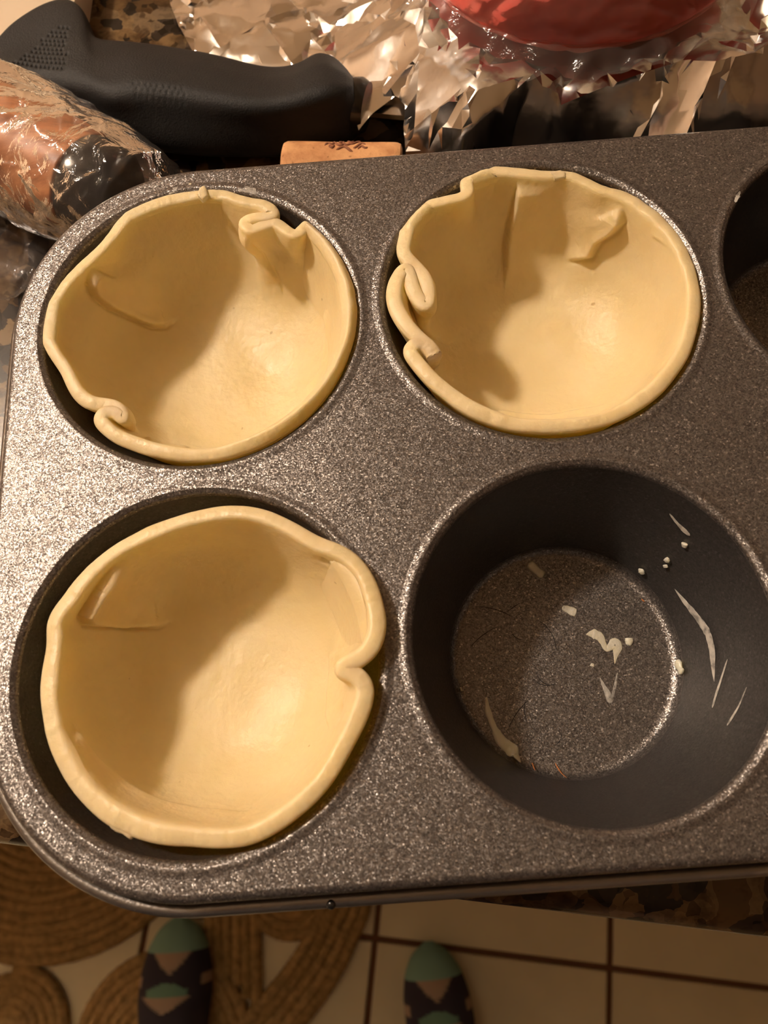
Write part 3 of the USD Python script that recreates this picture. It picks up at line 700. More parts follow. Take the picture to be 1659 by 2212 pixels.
for pts in ([(-13.6, -29.2, -43.4), (-13.4, -30.5, -42.3), (-13.4, -31.6, -40.5)], [(-6.8, -29.7, -43.8), (-6.1, -31.5, -43.6), (-5.5, -33.0, -42.2), (-4.6, -34.3, -39.6)], [(26.8, 17.2, -43.7), (27.7, 16.0, -43.6)]):
    scr.append(blob(in_cup(pts), [0.15, 0.3, 0.15], 0.4, cup_frame, 6))
for s_ in scr:
    obj('rust_scratch', s_, MAT['rust'], pan, True, label='rusty orange scratch at the foot of the cup wall')

r_ = np.random.default_rng(77)
marks = []
for k in range(10):
    a_, q_ = r_.uniform(1.6, 4.6), r_.uniform(0.25, 0.95)
    c_ = np.array([RF * q_ * math.cos(a_), RF * q_ * math.sin(a_)])
    h_, bend, ln = r_.uniform(0, 6.28), r_.uniform(-0.5, 0.5), r_.uniform(0.002, 0.007)
    pts = [(SP + c_[0] + ln * t_ * math.cos(h_ + bend * t_), c_[1] + ln * t_ * math.sin(h_ + bend * t_), TOP - DEPTH) for t_ in np.linspace(-1, 1, 6)]
    marks.append(blob(pts, [0.05, 0.11, 0.05], 0.35, UPF, 6, 4))
obj('scratches', trimesh.util.concatenate(marks), MAT['black_rubber'], pan, True, label='fine dark scratches on the empty cup floor', kind='stuff')

# ------------------------------------------------------------------ cork
ca, cb = [(0.02333, 0.18918), (0.06586, 0.18439)]
ca, cb = np.array([ca[0], ca[1] - 0.0083, CT + 0.0122]), np.array([cb[0], cb[1] - 0.0083, CT + 0.0122])
cl, cr = np.linalg.norm(cb - ca), 0.0122
prof = [(0.0005, 0), (cr - 0.0016, 0), (cr - 0.0005, 0.0004), (cr, 0.0016)] + [(cr + 0.0001 * math.sin(t * 9), cl * t) for t in np.linspace(0.06, 0.94, 14)] + [(cr, cl - 0.0016), (cr - 0.0005, cl - 0.0004), (cr - 0.0016, cl), (0.0005, cl)]
ck = lathe(prof[::-1], 72)
ang = math.atan2(cb[1] - ca[1], cb[0] - ca[0])
CT4 = trimesh.transformations.rotation_matrix(ang, [0, 0, 1]) @ trimesh.transformations.rotation_matrix(math.pi / 2, [0, 1, 0])
CT4[:3, 3] = ca
ck.apply_transform(CT4)
cork = obj('cork', ck, MAT['cork'], None, 40, label='tan wine cork with a dark printed emblem lying behind the pan', cat='cork')
ink = []
for k, (t0, a0, t1, a1) in enumerate([(.36, 20, .44, 34), (.42, 30, .52, 24), (.50, 36, .58, 20), (.56, 30, .66, 38), (.60, 18, .70, 28), (.46, 14, .60, 10), (.64, 12, .72, 20), (.40, 12, .44, 22), (.54, 44, .60, 36), (.48, 40, .50, 28)]):
    pts = []
    for q in np.linspace(0, 1, 9):
        t_, a_ = t0 + (t1 - t0) * q, math.radians(a0 + (a1 - a0) * q + 5 * math.sin(q * 6 + k))
        u = np.array([-math.sin(ang) * math.sin(a_), math.cos(ang) * math.sin(a_), math.cos(a_)])
        pts.append(ca + (cb - ca) * t_ + u * (cr - 0.00015))
    ink.append(tube(pts, [0.0002] + [0.0006] * 7 + [0.0002], 6))
obj('printed_emblem', trimesh.util.concatenate(ink), MAT['cork_ink'], cork, True, label='dark brown printed sprig emblem', kind='stuff')

# ------------------------------------------------------------------ knife with a black rubber handle
HZ = CT + 0.014
up_ = np.array([(-0.0936, 0.2428), (-0.0872, 0.2532), (-0.0824, 0.262), (-0.0755, 0.2694), (-0.0684, 0.2742), (-0.0609, 0.2754), (-0.055, 0.27), (-0.0519, 0.2607), (-0.049, 0.2536), (-0.0412, 0.2506), (-0.032, 0.2487), (-0.0173, 0.2445), (-0.0046, 0.2403), (0.008, 0.2348), (0.0187, 0.2306), (0.0276, 0.2302), (0.0331, 0.2324), (0.0386, 0.2354), (0.0435, 0.2335), (0.048, 0.2272), (0.0515, 0.2215)])
lo_ = np.array([(-0.0928, 0.2345), (-0.0854, 0.2324), (-0.0798, 0.2293), (-0.0742, 0.2264), (-0.0686, 0.2231), (-0.0631, 0.2199), (-0.0576, 0.2168), (-0.0521, 0.214), (-0.0467, 0.2113), (-0.0404, 0.208), (-0.0325, 0.2048), (-0.0184, 0.2006), (-0.0063, 0.1983), (0.0058, 0.1969), (0.0162, 0.1961), (0.0248, 0.1957), (0.0317, 0.1956), (0.0369, 0.196), (0.0421, 0.1974), (0.0465, 0.1996), (0.0507, 0.2027)])
rg_ = np.array([(-0.0847, 0.2232), (-0.0782, 0.2263), (-0.073, 0.2251), (-0.0677, 0.223), (-0.0624, 0.2205), (-0.0571, 0.2182), (-0.052, 0.2163), (-0.0468, 0.2151), (-0.0418, 0.2151), (-0.035, 0.2161), (-0.0266, 0.2168), (-0.0131, 0.2148), (-0.0013, 0.2101), (0.0104, 0.2053), (0.0203, 0.2021), (0.0286, 0.2), (0.0335, 0.1991), (0.0384, 0.1984), (0.043, 0.1975), (0.0474, 0.1966), (0.0509, 0.1967)])
NS = 620
U2, L2, R2 = spline(up_, NS), spline(lo_, NS), spline(rg_, NS)
vr = np.clip(np.einsum('ij,ij->i', R2 - U2, L2 - U2) / np.einsum('ij,ij->i', L2 - U2, L2 - U2), 0.25, 0.8)
vr = gaussian_filter1d(vr, 12)
NV = 200
secs = np.zeros((NS, NV, 3))
hump = np.interp(np.linspace(0, 1, NS), [0, .2, .3, .5, .8, .93, 1], [0.021, 0.022, 0.025, 0.028, 0.027, 0.030, 0.026])
hump = gaussian_filter1d(hump, 15)
for k in range(NS):
    a_ = vr[k]
    H = hump[k]
    ctrl = np.array([(0.0, 0.010), (0.012, 0.0155), (0.07, 0.0190), (a_ * 0.55, H * 0.90), (a_, H), (a_ + 0.10, H * 0.93), (a_ + (1 - a_) * 0.55, H * 0.74), (0.965, 0.0135), (1.0, 0.009), (0.97, 0.0045), (0.8, 0.001), (0.5, 0.0005), (0.15, 0.002), (0.02, 0.006), (0.0, 0.010)])
    L = np.r_[0, np.cumsum(np.hypot(*(np.diff(ctrl, axis=0) * [0.04, 1]).T))]
    q = np.linspace(0, L[-1], NV, endpoint=False)
    vv, zz = np.interp(q, L, ctrl[:, 0]), np.interp(q, L, ctrl[:, 1])
    secs[k, :, :2] = U2[k] + vv[:, None] * (L2[k] - U2[k])
    secs[k, :, 2] = CT + zz
secs = gaussian_filter1d(secs, 4, axis=1, mode='wrap')
endw = np.clip((NS - 1 - np.arange(NS)) / 14, 0, 1) ** 0.5 * 0.16 + 0.84
mid = secs.mean(1, keepdims=True)
secs = mid + (secs - mid) * endw[:, None, None]
secs[:, :, 2] = np.maximum(secs[:, :, 2], CT + 0.0003)
dots = np.array([(-0.0768, 0.2369), (-0.075, 0.2362), (-0.0732, 0.2355), (-0.0714, 0.2348), (-0.0696, 0.2341), (-0.0678, 0.2334), (-0.066, 0.2328), (-0.0642, 0.2321), (-0.0624, 0.2314), (-0.0606, 0.2307), (-0.0589, 0.23), (-0.0571, 0.2293), (-0.0742, 0.2385), (-0.0724, 0.2378), (-0.0706, 0.2371), (-0.0688, 0.2365), (-0.067, 0.2358), (-0.0652, 0.2351), (-0.0634, 0.2344), (-0.0616, 0.2337), (-0.0598, 0.233), (-0.058, 0.2323), (-0.0563, 0.2316), (-0.073, 0.2403), (-0.0712, 0.2396), (-0.0694, 0.2389), (-0.0676, 0.2382), (-0.0658, 0.2376), (-0.064, 0.2369), (-0.0622, 0.2362), (-0.0604, 0.2355), (-0.0586, 0.2348), (-0.0568, 0.2341), (-0.0704, 0.242), (-0.0686, 0.2413), (-0.0668, 0.2406), (-0.065, 0.2399), (-0.0632, 0.2392), (-0.0614, 0.2385), (-0.0596, 0.2378), (-0.0578, 0.2371), (-0.056, 0.2364), (-0.0692, 0.2438), (-0.0674, 0.2431), (-0.0656, 0.2424), (-0.0638, 0.2417), (-0.062, 0.241), (-0.0602, 0.2403), (-0.0584, 0.2396), (-0.0666, 0.2455), (-0.0648, 0.2448), (-0.063, 0.2441), (-0.0612, 0.2434), (-0.0594, 0.2427), (-0.0576, 0.242), (-0.0672, 0.248), (-0.0654, 0.2473), (-0.0636, 0.2466), (-0.0618, 0.2459), (-0.06, 0.2452), (-0.0582, 0.2445), (-0.0646, 0.2497), (-0.0628, 0.249), (-0.061, 0.2483), (-0.0591, 0.2475), (-0.0573, 0.2468), (-0.0634, 0.2515), (-0.0616, 0.2508), (-0.0597, 0.2501), (-0.0579, 0.2494), (-0.0607, 0.2532), (-0.0589, 0.2525), (-0.0571, 0.2518)])
dots2 = np.array([(-0.0286, 0.2152), (-0.0264, 0.2147), (-0.0241, 0.2141), (-0.0219, 0.2136), (-0.0197, 0.213), (-0.0175, 0.2125), (-0.0153, 0.2119), (-0.0131, 0.2114), (-0.0109, 0.2108), (-0.0275, 0.213), (-0.0253, 0.2124), (-0.0231, 0.2119), (-0.0209, 0.2113), (-0.0187, 0.2108), (-0.0165, 0.2102), (-0.0143, 0.2097), (-0.0121, 0.2091), (-0.0099, 0.2086), (-0.0284, 0.2109), (-0.0262, 0.2103), (-0.024, 0.2098), (-0.0218, 0.2092), (-0.0196, 0.2087), (-0.0174, 0.2081), (-0.0153, 0.2076), (-0.0131, 0.2071), (-0.0109, 0.2065)])
flat = secs.reshape(-1, 3)
topm = flat[:, 2] > CT + 0.012
for dd, dep in ((dots, 0.0008), (dots2, 0.00022)):
    d2 = ((flat[:, None, :2] - dd[None]) ** 2).sum(-1).min(1)
    flat[:, 2] -= np.where(topm, dep * np.exp(-d2 / (2 * 0.00042 ** 2)), 0)
hv = np.vstack([flat, secs[0].mean(0), secs[-1].mean(0)])
hf = grid_faces(NS, NV, True)
k_ = NS * NV
hf = np.vstack([hf, [[k_, (i + 1) % NV, i] for i in range(NV)], [[k_ + 1, k_ - NV + i, k_ - NV + (i + 1) % NV] for i in range(NV)]])
hm = trimesh.Trimesh(hv, hf, process=False)
if hm.volume < 0:
    hm.invert()
knife = thing('kitchen_knife', 'kitchen knife with a chunky dimpled black rubber handle, its blade under the foil', 'knife')
obj('handle', hm, MAT['black_rubber'], knife, True)
pe = secs[-3].mean(0)
dirx = (U2[-1] + L2[-1] - U2[-40] - L2[-40])
dirx = np.r_[dirx / np.linalg.norm(dirx), 0]
obj('collar', tube([pe - dirx * 0.001, pe + dirx * 0.002, pe + dirx * 0.005], [0.0095, 0.0100, 0.0088], 32), MAT['black_gloss'], knife, 40, label='glossy black collar')
bl = [(0.0522, 0.2175), (0.0674, 0.2128), (0.0847, 0.2092), (0.1053, 0.2058), (0.1045, 0.1993), (0.0839, 0.2013), (0.0668, 0.2043), (0.0516, 0.2076)]
BLADE = Polygon(bl)
bm = trimesh.creation.extrude_polygon(Polygon(bl), 0.0022, engine='earcut')
bm.apply_translation([0, 0, CT + 0.0115])
obj('blade', bm, MAT['steel'], knife, False, label='steel blade')

# ------------------------------------------------------------------ pale board in the far corner
bp = [(-0.0586, 0.277), (-0.0605, 0.2686), (-0.1157, 0.2451), (-0.1308, 0.3759), (-0.0528, 0.3667)]
bs = Polygon(bp).buffer(-0.003).buffer(0.003)
bdm = trimesh.creation.extrude_polygon(bs, 0.014, engine='earcut')
bdm.apply_translation([0, 0, CT])
obj('chopping_board', bdm, MAT['pale_board'], None, 30, label='pale beige board in the far left corner behind the knife handle', cat='board')


# ------------------------------------------------------------------ foil
def crumple(xy, cells, seed, stretch=(1, 1), ang_=0.0):
    """flat facets meeting in sharp creases: heights at random points, linear between them"""
    r_ = np.random.default_rng(seed)
    c_, s_ = math.cos(ang_), math.sin(ang_)
    q = np.stack([(xy[:, 0] * c_ + xy[:, 1] * s_) / stretch[0], (-xy[:, 0] * s_ + xy[:, 1] * c_) / stretch[1]], 1)
    lo, hi = q.min(0) - 2 * cells, q.max(0) + 2 * cells
    n = int(np.prod((hi - lo) / cells)) + 8
    pts = r_.uniform(lo, hi, (n, 2))
    pts = np.vstack([pts, [lo, hi, (lo[0], hi[1]), (hi[0], lo[1])]])
    return LinearNDInterpolator(pts, r_.uniform(-1, 1, len(pts)))(q)


def sheet(poly, step, height, thick=0.0):
    """a sheet over a polygon, its vertices lifted by height(xy)"""
    x0, y0, x1, y1 = poly.bounds
    gx, gy = np.arange(x0, x1, step), np.arange(y0, y1, step)
    X, Y = np.meshgrid(gx, gy)
    xy = np.stack([X.ravel(), Y.ravel()], 1)
    inside = shapely.contains_xy(poly, xy[:, 0], xy[:, 1])
    f = grid_faces(len(gy), len(gx))
    f = f[inside[f].all(1)]
    keep = np.unique(f)
    remap = np.full(len(xy), -1)
    remap[keep] = np.arange(len(keep))
    p = xy[keep]
    v = np.c_[p, height(p)]
    f = remap[f]
    m = trimesh.Trimesh(v, f, process=False)
    if m.face_normals[:, 2].mean() < 0:
        m.invert()
    if thick:
        fr = m.copy()
        fr.vertices[:, 2] -= thick
        fr.invert()
        m = trimesh.util.concatenate([m, fr])
    return m


fo = Polygon([(-0.0287, 0.3264), (-0.0229, 0.2822), (-0.0183, 0.2662), (-0.0131, 0.2537), (-0.0028, 0.2433), (0.0111, 0.2371), (0.0285, 0.2339), (0.0396, 0.2344), (0.0509, 0.2218), (0.052, 0.2115), (0.0512, 0.2003), (0.0555, 0.2029), (0.0669, 0.212), (0.069, 0.2051), (0.0695, 0.2036), (0.068, 0.1938), (0.0682, 0.1786), (0.1399, 0.1717), (0.2401, 0.1621), (0.2856, 0.3309), (-0.0296, 0.3678)])
fo = fo.buffer(0.0015).buffer(-0.0015)
rl = np.array([(0.0657, 0.1806), (0.0717, 0.1826), (0.0817, 0.191), (0.096, 0.2004), (0.1119, 0.1954), (0.1307, 0.1952), (0.1496, 0.1871), (0.1642, 0.1826), (0.1803, 0.186), (0.1968, 0.1904)])


e_ = np.array([(0.0803, 0.2279), (0.19, 0.2161), (0.1306, 0.197), (0.1357, 0.2307)])
mc = np.array([(e_[0, 0] + e_[1, 0]) / 2, e_[3, 1] + 0.012])
ma, mb = (e_[1, 0] - e_[0, 0]) / 2, mc[1] - e_[2, 1]


def foil_base(p):
    """the large form: flat on the left, a ridge in front of the meat, a steep face towards the pan"""
    yr = np.interp(p[:, 0], rl[:, 0], rl[:, 1])
    d = p[:, 1] - yr
    left = np.clip((p[:, 0] - rl[0, 0] + 0.004) / 0.018, 0, 1)
    left = left * left * (3 - 2 * left)
    front = 0.041 * np.clip(1 + d / 0.032, 0.08, 1) ** 1.1
    back = 0.041 - 0.006 * np.clip(d / 0.03, 0, 1)
    return np.where(d < 0, front, back) * left + 0.0055 * (1 - left), left


def scatter(poly, cell, seed):
    r_ = np.random.default_rng(seed)
    x0, y0, x1, y1 = poly.bounds
    gx, gy = np.meshgrid(np.arange(x0, x1 + cell, cell), np.arange(y0, y1 + cell, cell))
    p = np.stack([gx.ravel(), gy.ravel()], 1)
    return p + r_.uniform(-0.48, 0.48, p.shape) * cell


def creased(poly, cell, amp, seed, base, fine_cell, fine_amp, ridge_amp, stretch=1.6, ang_=0.5):
    """a foil sheet: big flat facets between sharp creases, the mesh edges lying along the creases"""
    r_ = np.random.default_rng(seed)
    c_, s_ = math.cos(ang_), math.sin(ang_)
    A_ = np.array([[c_, -s_], [s_, c_]]) @ np.diag([stretch, 1 / stretch]) @ np.array([[c_, s_], [-s_, c_]])
    Ai = np.linalg.inv(A_)
    hullp = shapely.affinity.affine_transform(poly.buffer(3 * cell), [Ai[0, 0], Ai[0, 1], Ai[1, 0], Ai[1, 1], 0, 0])
    P1 = scatter(hullp, cell, seed) @ A_.T
    tri = Delaunay(P1)
    b1, l1 = base(P1)
    z1 = b1 + amp * (0.4 + 0.6 * l1) * r_.uniform(-1, 1, len(P1))
    f1 = LinearNDInterpolator(tri, z1)
    edges = np.unique(np.sort(np.vstack([tri.simplices[:, [0, 1]], tri.simplices[:, [1, 2]], tri.simplices[:, [2, 0]]]), axis=1), axis=0)
    pts, zs = [P1], [z1]
    for a_, b_ in edges:
        n_ = int(np.linalg.norm(P1[a_] - P1[b_]) / fine_cell)
        if n_ < 2 or n_ > 60:
            continue
        t_ = np.arange(1, n_)[:, None] / n_
        sg = r_.choice([-1, 0, 0, 1]) * ridge_amp * r_.uniform(0.3, 1)
        pts.append(P1[a_] * (1 - t_) + P1[b_] * t_)
        zs.append(z1[a_] * (1 - t_[:, 0]) + z1[b_] * t_[:, 0] + sg * np.sin(np.pi * t_[:, 0]))
    P2 = scatter(poly.buffer(fine_cell), fine_cell * 1.3, seed + 1)
    pts.append(P2)
    zs.append(f1(P2) + fine_amp * (meshkit.fbm(np.c_[P2 * 140, 0 * P2[:, 0]], 3, seed) - 0.5))
    ring_ = np.array([poly.exterior.interpolate(q).coords[0] for q in np.arange(0, poly.exterior.length, fine_cell * 0.6)])
    pts.append(ring_)
    zs.append(f1(ring_) + 0.0015 * r_.uniform(0, 1, len(ring_)))
    P, Zz = np.vstack(pts), np.concatenate(zs)
    ok = shapely.contains_xy(poly.buffer(1e-6), P[:, 0], P[:, 1])
    P, Zz = P[ok], Zz[ok]
    T_ = Delaunay(P).simplices
    cen = P[T_].mean(1)
    T_ = T_[shapely.contains_xy(poly, cen[:, 0], cen[:, 1])]
    return P, Zz, T_


FP, FZ, FT_ = creased(fo, 0.019, 0.0080, 5, foil_base, 0.0030, 0.0030, 0.0020)
db = shapely.distance(shapely.points(FP), BLADE)
FZ = np.maximum(FZ, 0.0156 * np.exp(-(np.maximum(db - 0.001, 0) / 0.011) ** 2))
rho_ = np.hypot((FP[:, 0] - mc[0]) / ma, (FP[:, 1] - mc[1]) / mb)
FZ = np.where(rho_ < 1.12, np.minimum(FZ, 0.0325 + 0.10 * np.maximum(rho_ - 0.98, 0)), FZ)
FZ = np.maximum(FZ, 0.0006 + 0.0006 * meshkit.noise(np.c_[FP * 200, 0 * FZ], 5))
fm = trimesh.Trimesh(np.c_[FP, CT + FZ], FT_, process=False)
if fm.face_normals[:, 2].mean() < 0:
    fm.invert()
obj('aluminium_foil', fm, MAT['foil'], None, 20, label='crumpled sheet of silver aluminium foil under the red meat', cat='foil')

# ------------------------------------------------------------------ red meat parcel on the foil
nu, nv_ = 240, 90
th_, ph_ = np.linspace(0, 2 * np.pi, nu, endpoint=False), np.linspace(-np.pi / 2 + 0.02, np.pi / 2 - 0.02, nv_)
TT, PP = np.meshgrid(th_, ph_)
sq = np.sign(np.sin(PP)) * np.abs(np.sin(PP)) ** 0.9
rho = np.cos(PP)
X = np.stack([mc[0] + ma * rho * np.cos(TT), mc[1] + mb * rho * np.sin(TT), CT + 0.044 + np.where(PP > 0, 0.026 * (1 - rho ** 2.2) + 0.003 * np.sqrt(np.abs(np.sin(PP))), -0.010 * np.sqrt(np.abs(1 - rho ** 2)))], -1)
q = X.reshape(-1, 3)
wr = (meshkit.fbm(q * 55, 4, 8) - 0.5) * 0.0035 + (np.abs(meshkit.fbm(q * np.array([70, 30, 70]), 2, 9) - 0.5)) * -0.004
X[..., 2] += wr.reshape(X.shape[:2])
mm = trimesh.Trimesh(X.reshape(-1, 3), grid_faces(nv_, nu, True), process=False)
if mm.volume < 0:
    mm.invert()
parcel = thing('meat_parcel', 'round dark red piece of meat sealed under clear film on the foil', 'meat')
obj('meat', mm, MAT['red_meat'], parcel, True)
rr_ = np.linspace(0.0, 1.0, 26)
ang_ = np.linspace(0, 2 * np.pi, 420, endpoint=False)
RR, AA = np.meshgrid(rr_, ang_, indexing='ij')
ext = 1.0 + (0.16 + 0.12 * meshkit.noise(np.stack([np.cos(ang_) * 3, np.sin(ang_) * 3, 0 * ang_], -1), 4))[None] * RR
S = np.stack([mc[0] + ma * ext * np.cos(AA), mc[1] + mb * ext * np.sin(AA), CT + 0.0445 - 0.004 * RR ** 0.8 + 0 * AA], -1)
S[..., 2] += (meshkit.noise(np.stack([np.cos(AA) * 11, np.sin(AA) * 11, RR * 2], -1), 6) - 0.5) * 0.006 * (0.25 + RR)
sk = trimesh.Trimesh(S.reshape(-1, 3), grid_faces(26, 420, True), process=False)
if sk.face_normals[:, 2].mean() < 0:
    sk.invert()
obj('film_hem', sk, MAT['meat_film'], parcel, True, label='clear wrinkled film hem around the meat')
tx = [X[-1 - int(k)] for k in (0,)]
cov = X[nv_ // 2:].copy()
nn = cov - np.array([mc[0], mc[1], CT - 0.04])
nn /= np.linalg.norm(nn, axis=-1, keepdims=True)
cov += nn * (0.0006 + 0.0022 * np.abs(meshkit.fbm(cov * np.array([90, 200, 120]), 3, 31) - 0.5)[..., None] * 2)
cm = trimesh.Trimesh(cov.reshape(-1, 3), grid_faces(cov.shape[0], nu, True), process=False)
if cm.face_normals[:, 2].mean() < 0:
    cm.invert()
obj('film', cm, MAT['meat_film_tight'], parcel, True, label='tight clear film over the meat')

# ------------------------------------------------------------------ wrapped bundle on the left
wa = np.array([(-0.1033, 0.2167), (-0.0865, 0.2044), (-0.0686, 0.1931), (-0.0563, 0.1846), (-0.0455, 0.1768)])
wpts = np.c_[spline(wa, 40), np.full(40, CT + 0.0205)]
bundle = thing('wrapped_bundle', 'orange brown stick-like food with a black end bundled in crinkled clear plastic wrap', 'wrapped food')
wr_ = np.interp(np.linspace(0, 1, 40), [0, .5, .9, 1], [0.0215, 0.0195, 0.0180, 0.0175])
bt = tube(wpts, wr_, 48)
nb = len(bt.vertices)
bv = bt.vertices.copy()
ctrp = np.repeat(wpts, 48, 0)
off_ = bv[:-2] - ctrp
bv[:-2] = ctrp + off_ * (1 + 0.18 * (meshkit.fbm(bv[:-2] * 70, 3, 4)[:, None] - 0.5))
bt.vertices = bv
obj('contents', bt, MAT['brown_body'], bundle, True, label='orange brown contents')
wd = (wpts[-1] - wpts[-6]) / np.linalg.norm(wpts[-1] - wpts[-6])
obj('black_end', tube([wpts[-1] - wd * 0.001, wpts[-1] + wd * 0.002, wpts[-1] + wd * 0.009, wpts[-1] + wd * 0.0125, wpts[-1] + wd * 0.014], [0.0172, 0.0178, 0.0172, 0.0145, 0.008], 48), MAT['black_gloss'], bundle, 50, label='glossy black end')
# the film around it: a loose crinkled sleeve
nf = 220
fp = np.c_[spline(np.vstack([wa, wa[-1] + wd[:2] * 0.020, wa[-1] + wd[:2] * 0.030]), nf), np.full(nf, CT + 0.0215)]
fr_ = np.interp(np.linspace(0, 1, nf), [0, .45, .8, .93, 1], [0.0262, 0.0245, 0.0222, 0.0195, 0.011])
ft = tube(fp, fr_, 160)
fv = np.array(ft.vertices)
cc_ = np.repeat(fp, 160, 0)
o_ = fv[:-2] - cc_
ar = np.tile(np.linspace(0, 2 * np.pi, 160, endpoint=False), nf)
sl = np.repeat(np.linspace(0, 1, nf), 160)
q2 = np.stack([sl * 0.19, ar * 0.022], 1)
cr1 = crumple(q2, 0.016, 51, (2.8, 0.7), 0.35) * 0.075 + crumple(q2, 0.008, 52, (3.0, 0.6), -0.25) * 0.035 + crumple(q2, 0.004, 53, (2.6, 0.7), 0.3) * 0.010
fv[:-2] = cc_ + o_ * (1 + cr1[:, None])
# the sleeve is drawn out into a loose hem on its upper side
hem = np.clip(np.cos(ar - math.pi), 0, 1) ** 5
perp = np.array([-wd[1], wd[0], 0])
fv[:-2] += perp * (hem * 0.0025)[:, None] - np.array([0, 0, 1]) * (hem * 0.004)[:, None]
fv[:, 2] = np.maximum(fv[:, 2], CT + 0.0006)
ft.vertices = fv[:]
obj('plastic_wrap', ft, MAT['cling_film'], bundle, 40, label='crinkled clear plastic wrap')
wp = Polygon([(-0.1016, 0.1905), (-0.0855, 0.1879), (-0.0729, 0.1835), (-0.0602, 0.1759), (-0.0499, 0.1781), (-0.0512, 0.1689), (-0.0621, 0.1516), (-0.0699, 0.1425), (-0.0755, 0.1368), (-0.0815, 0.1406), (-0.097, 0.145)])


def wrap_height(p):
    z = 0.010 + 0.0055 * crumple(p, 0.014, 61, (1.5, 0.7), 0.5) + 0.0030 * crumple(p, 0.006, 62) + 0.0010 * crumple(p, 0.003, 63)
    top = np.clip((p[:, 1] - 0.1773) / 0.012, 0, 1)
    return CT + np.maximum(z + top * 0.010, 0.0008)


obj('plastic_wrap', sheet(wp, 0.0008, wrap_height), MAT['cling_film'], bundle, 30, label='loose crinkled tail of the plastic wrap')

# ------------------------------------------------------------------ jute rug on the tiles
def coil(c, edge, mat_k, seed, pitch=0.0125):
    c = np.array(c)
    rad = np.linalg.norm(np.array(edge) - c)
    turns = rad / pitch
    n = int(turns * 90)
    t = np.linspace(0.35, 1, n)
    # even arc length
    t = np.sqrt(np.linspace(0.0009, 1, n))
    a_ = t * turns * 2 * np.pi + seed
    r_ = t * (rad - 0.006)
    p = np.c_[c[0] + r_ * np.cos(a_), c[1] + r_ * np.sin(a_), np.full(n, 0.0050)]
    w = 0.0080 + 0.0004 * np.sin(np.arange(n) * 1.9)
    return tube(p, w, 7)


rug = thing('jute_rug', 'brown braided jute rug of coiled rounds on the tiled floor', 'rug')
RC = [(-0.4308, 0.0208), (-0.4153, -0.2232), (-0.4662, -0.2851), (-0.3908, -0.2899), (-0.2721, -0.3171), (-0.1553, -0.3244), (-0.1107, -0.1417), (-0.1129, -0.2104)]
for k in range(4):
    obj('coil', coil(RC[2 * k], RC[2 * k + 1], k % 3, k * 1.3), MAT[f'jute_{k % 3}'], rug, True)
FB = [[(-0.1578, -0.1484), (-0.1578, -0.1809), (-0.1577, -0.2075), (-0.1592, -0.2917)], [(-0.1699, -0.1476), (-0.1697, -0.1801), (-0.1695, -0.2067), (-0.1704, -0.2675)], [(-0.1819, -0.1468), (-0.1816, -0.1793), (-0.1813, -0.206), (-0.1818, -0.2523)], [(-0.1939, -0.146), (-0.1936, -0.1786), (-0.1931, -0.2052), (-0.1934, -0.2409)], [(-0.206, -0.1452), (-0.2055, -0.1778), (-0.205, -0.2044), (-0.2051, -0.2319)], [(-0.218, -0.1444), (-0.2174, -0.177), (-0.2168, -0.2036), (-0.2168, -0.2248)]]
for k, q in enumerate(FB):
    qs = spline(q, 60)
    obj('filler_braid', tube(np.c_[qs, np.full(60, 0.0050)], 0.0080 + 0.0004 * np.sin(np.arange(60) * 1.8), 7), MAT[f'jute_{k % 3}'], rug, True)
bdr = np.array([(-0.0993, -0.0217), (-0.0401, -0.0838), (-0.01, -0.1419), (-0.0091, -0.1747), (-0.0214, -0.2006), (-0.0372, -0.2285), (-0.0599, -0.2605), (-0.0963, -0.2995), (-0.1558, -0.3486), (-0.2345, -0.3958)])
pth = spline(bdr, 220)
tg = np.gradient(pth, axis=0)
tg /= np.linalg.norm(tg, axis=1, keepdims=True)
nr = np.stack([tg[:, 1], -tg[:, 0]], 1)
for k in range(5):
    q = pth + nr * (0.0125 * k + 0.006)
    obj('border_braid', tube(np.c_[q, np.full(len(q), 0.0050)], 0.0080 + 0.0004 * np.sin(np.arange(len(q)) * 1.7), 7), MAT[f'jute_{(k + 1) % 3}'], rug, True)

# ------------------------------------------------------------------ the cook's feet
person = thing('person', 'person standing at the counter in mint-toed dark patterned socks', 'person')
FT = [(-0.2568, -0.1671), (-0.2572, -0.2804), (-0.3026, -0.2717), (-0.2126, -0.2774), (0.0659, -0.2171), (0.0694, -0.3011), (0.0292, -0.2928), (0.1133, -0.2981)]
balls = []


def cap(a_, b_):
    (p, r1), (q, r2) = a_, b_
    s1 = m3.Manifold.sphere(r1, 40).translate(list(p))
    s2 = m3.Manifold.sphere(r2, 40).translate(list(q))
    return m3.Manifold.batch_hull([s1, s2])


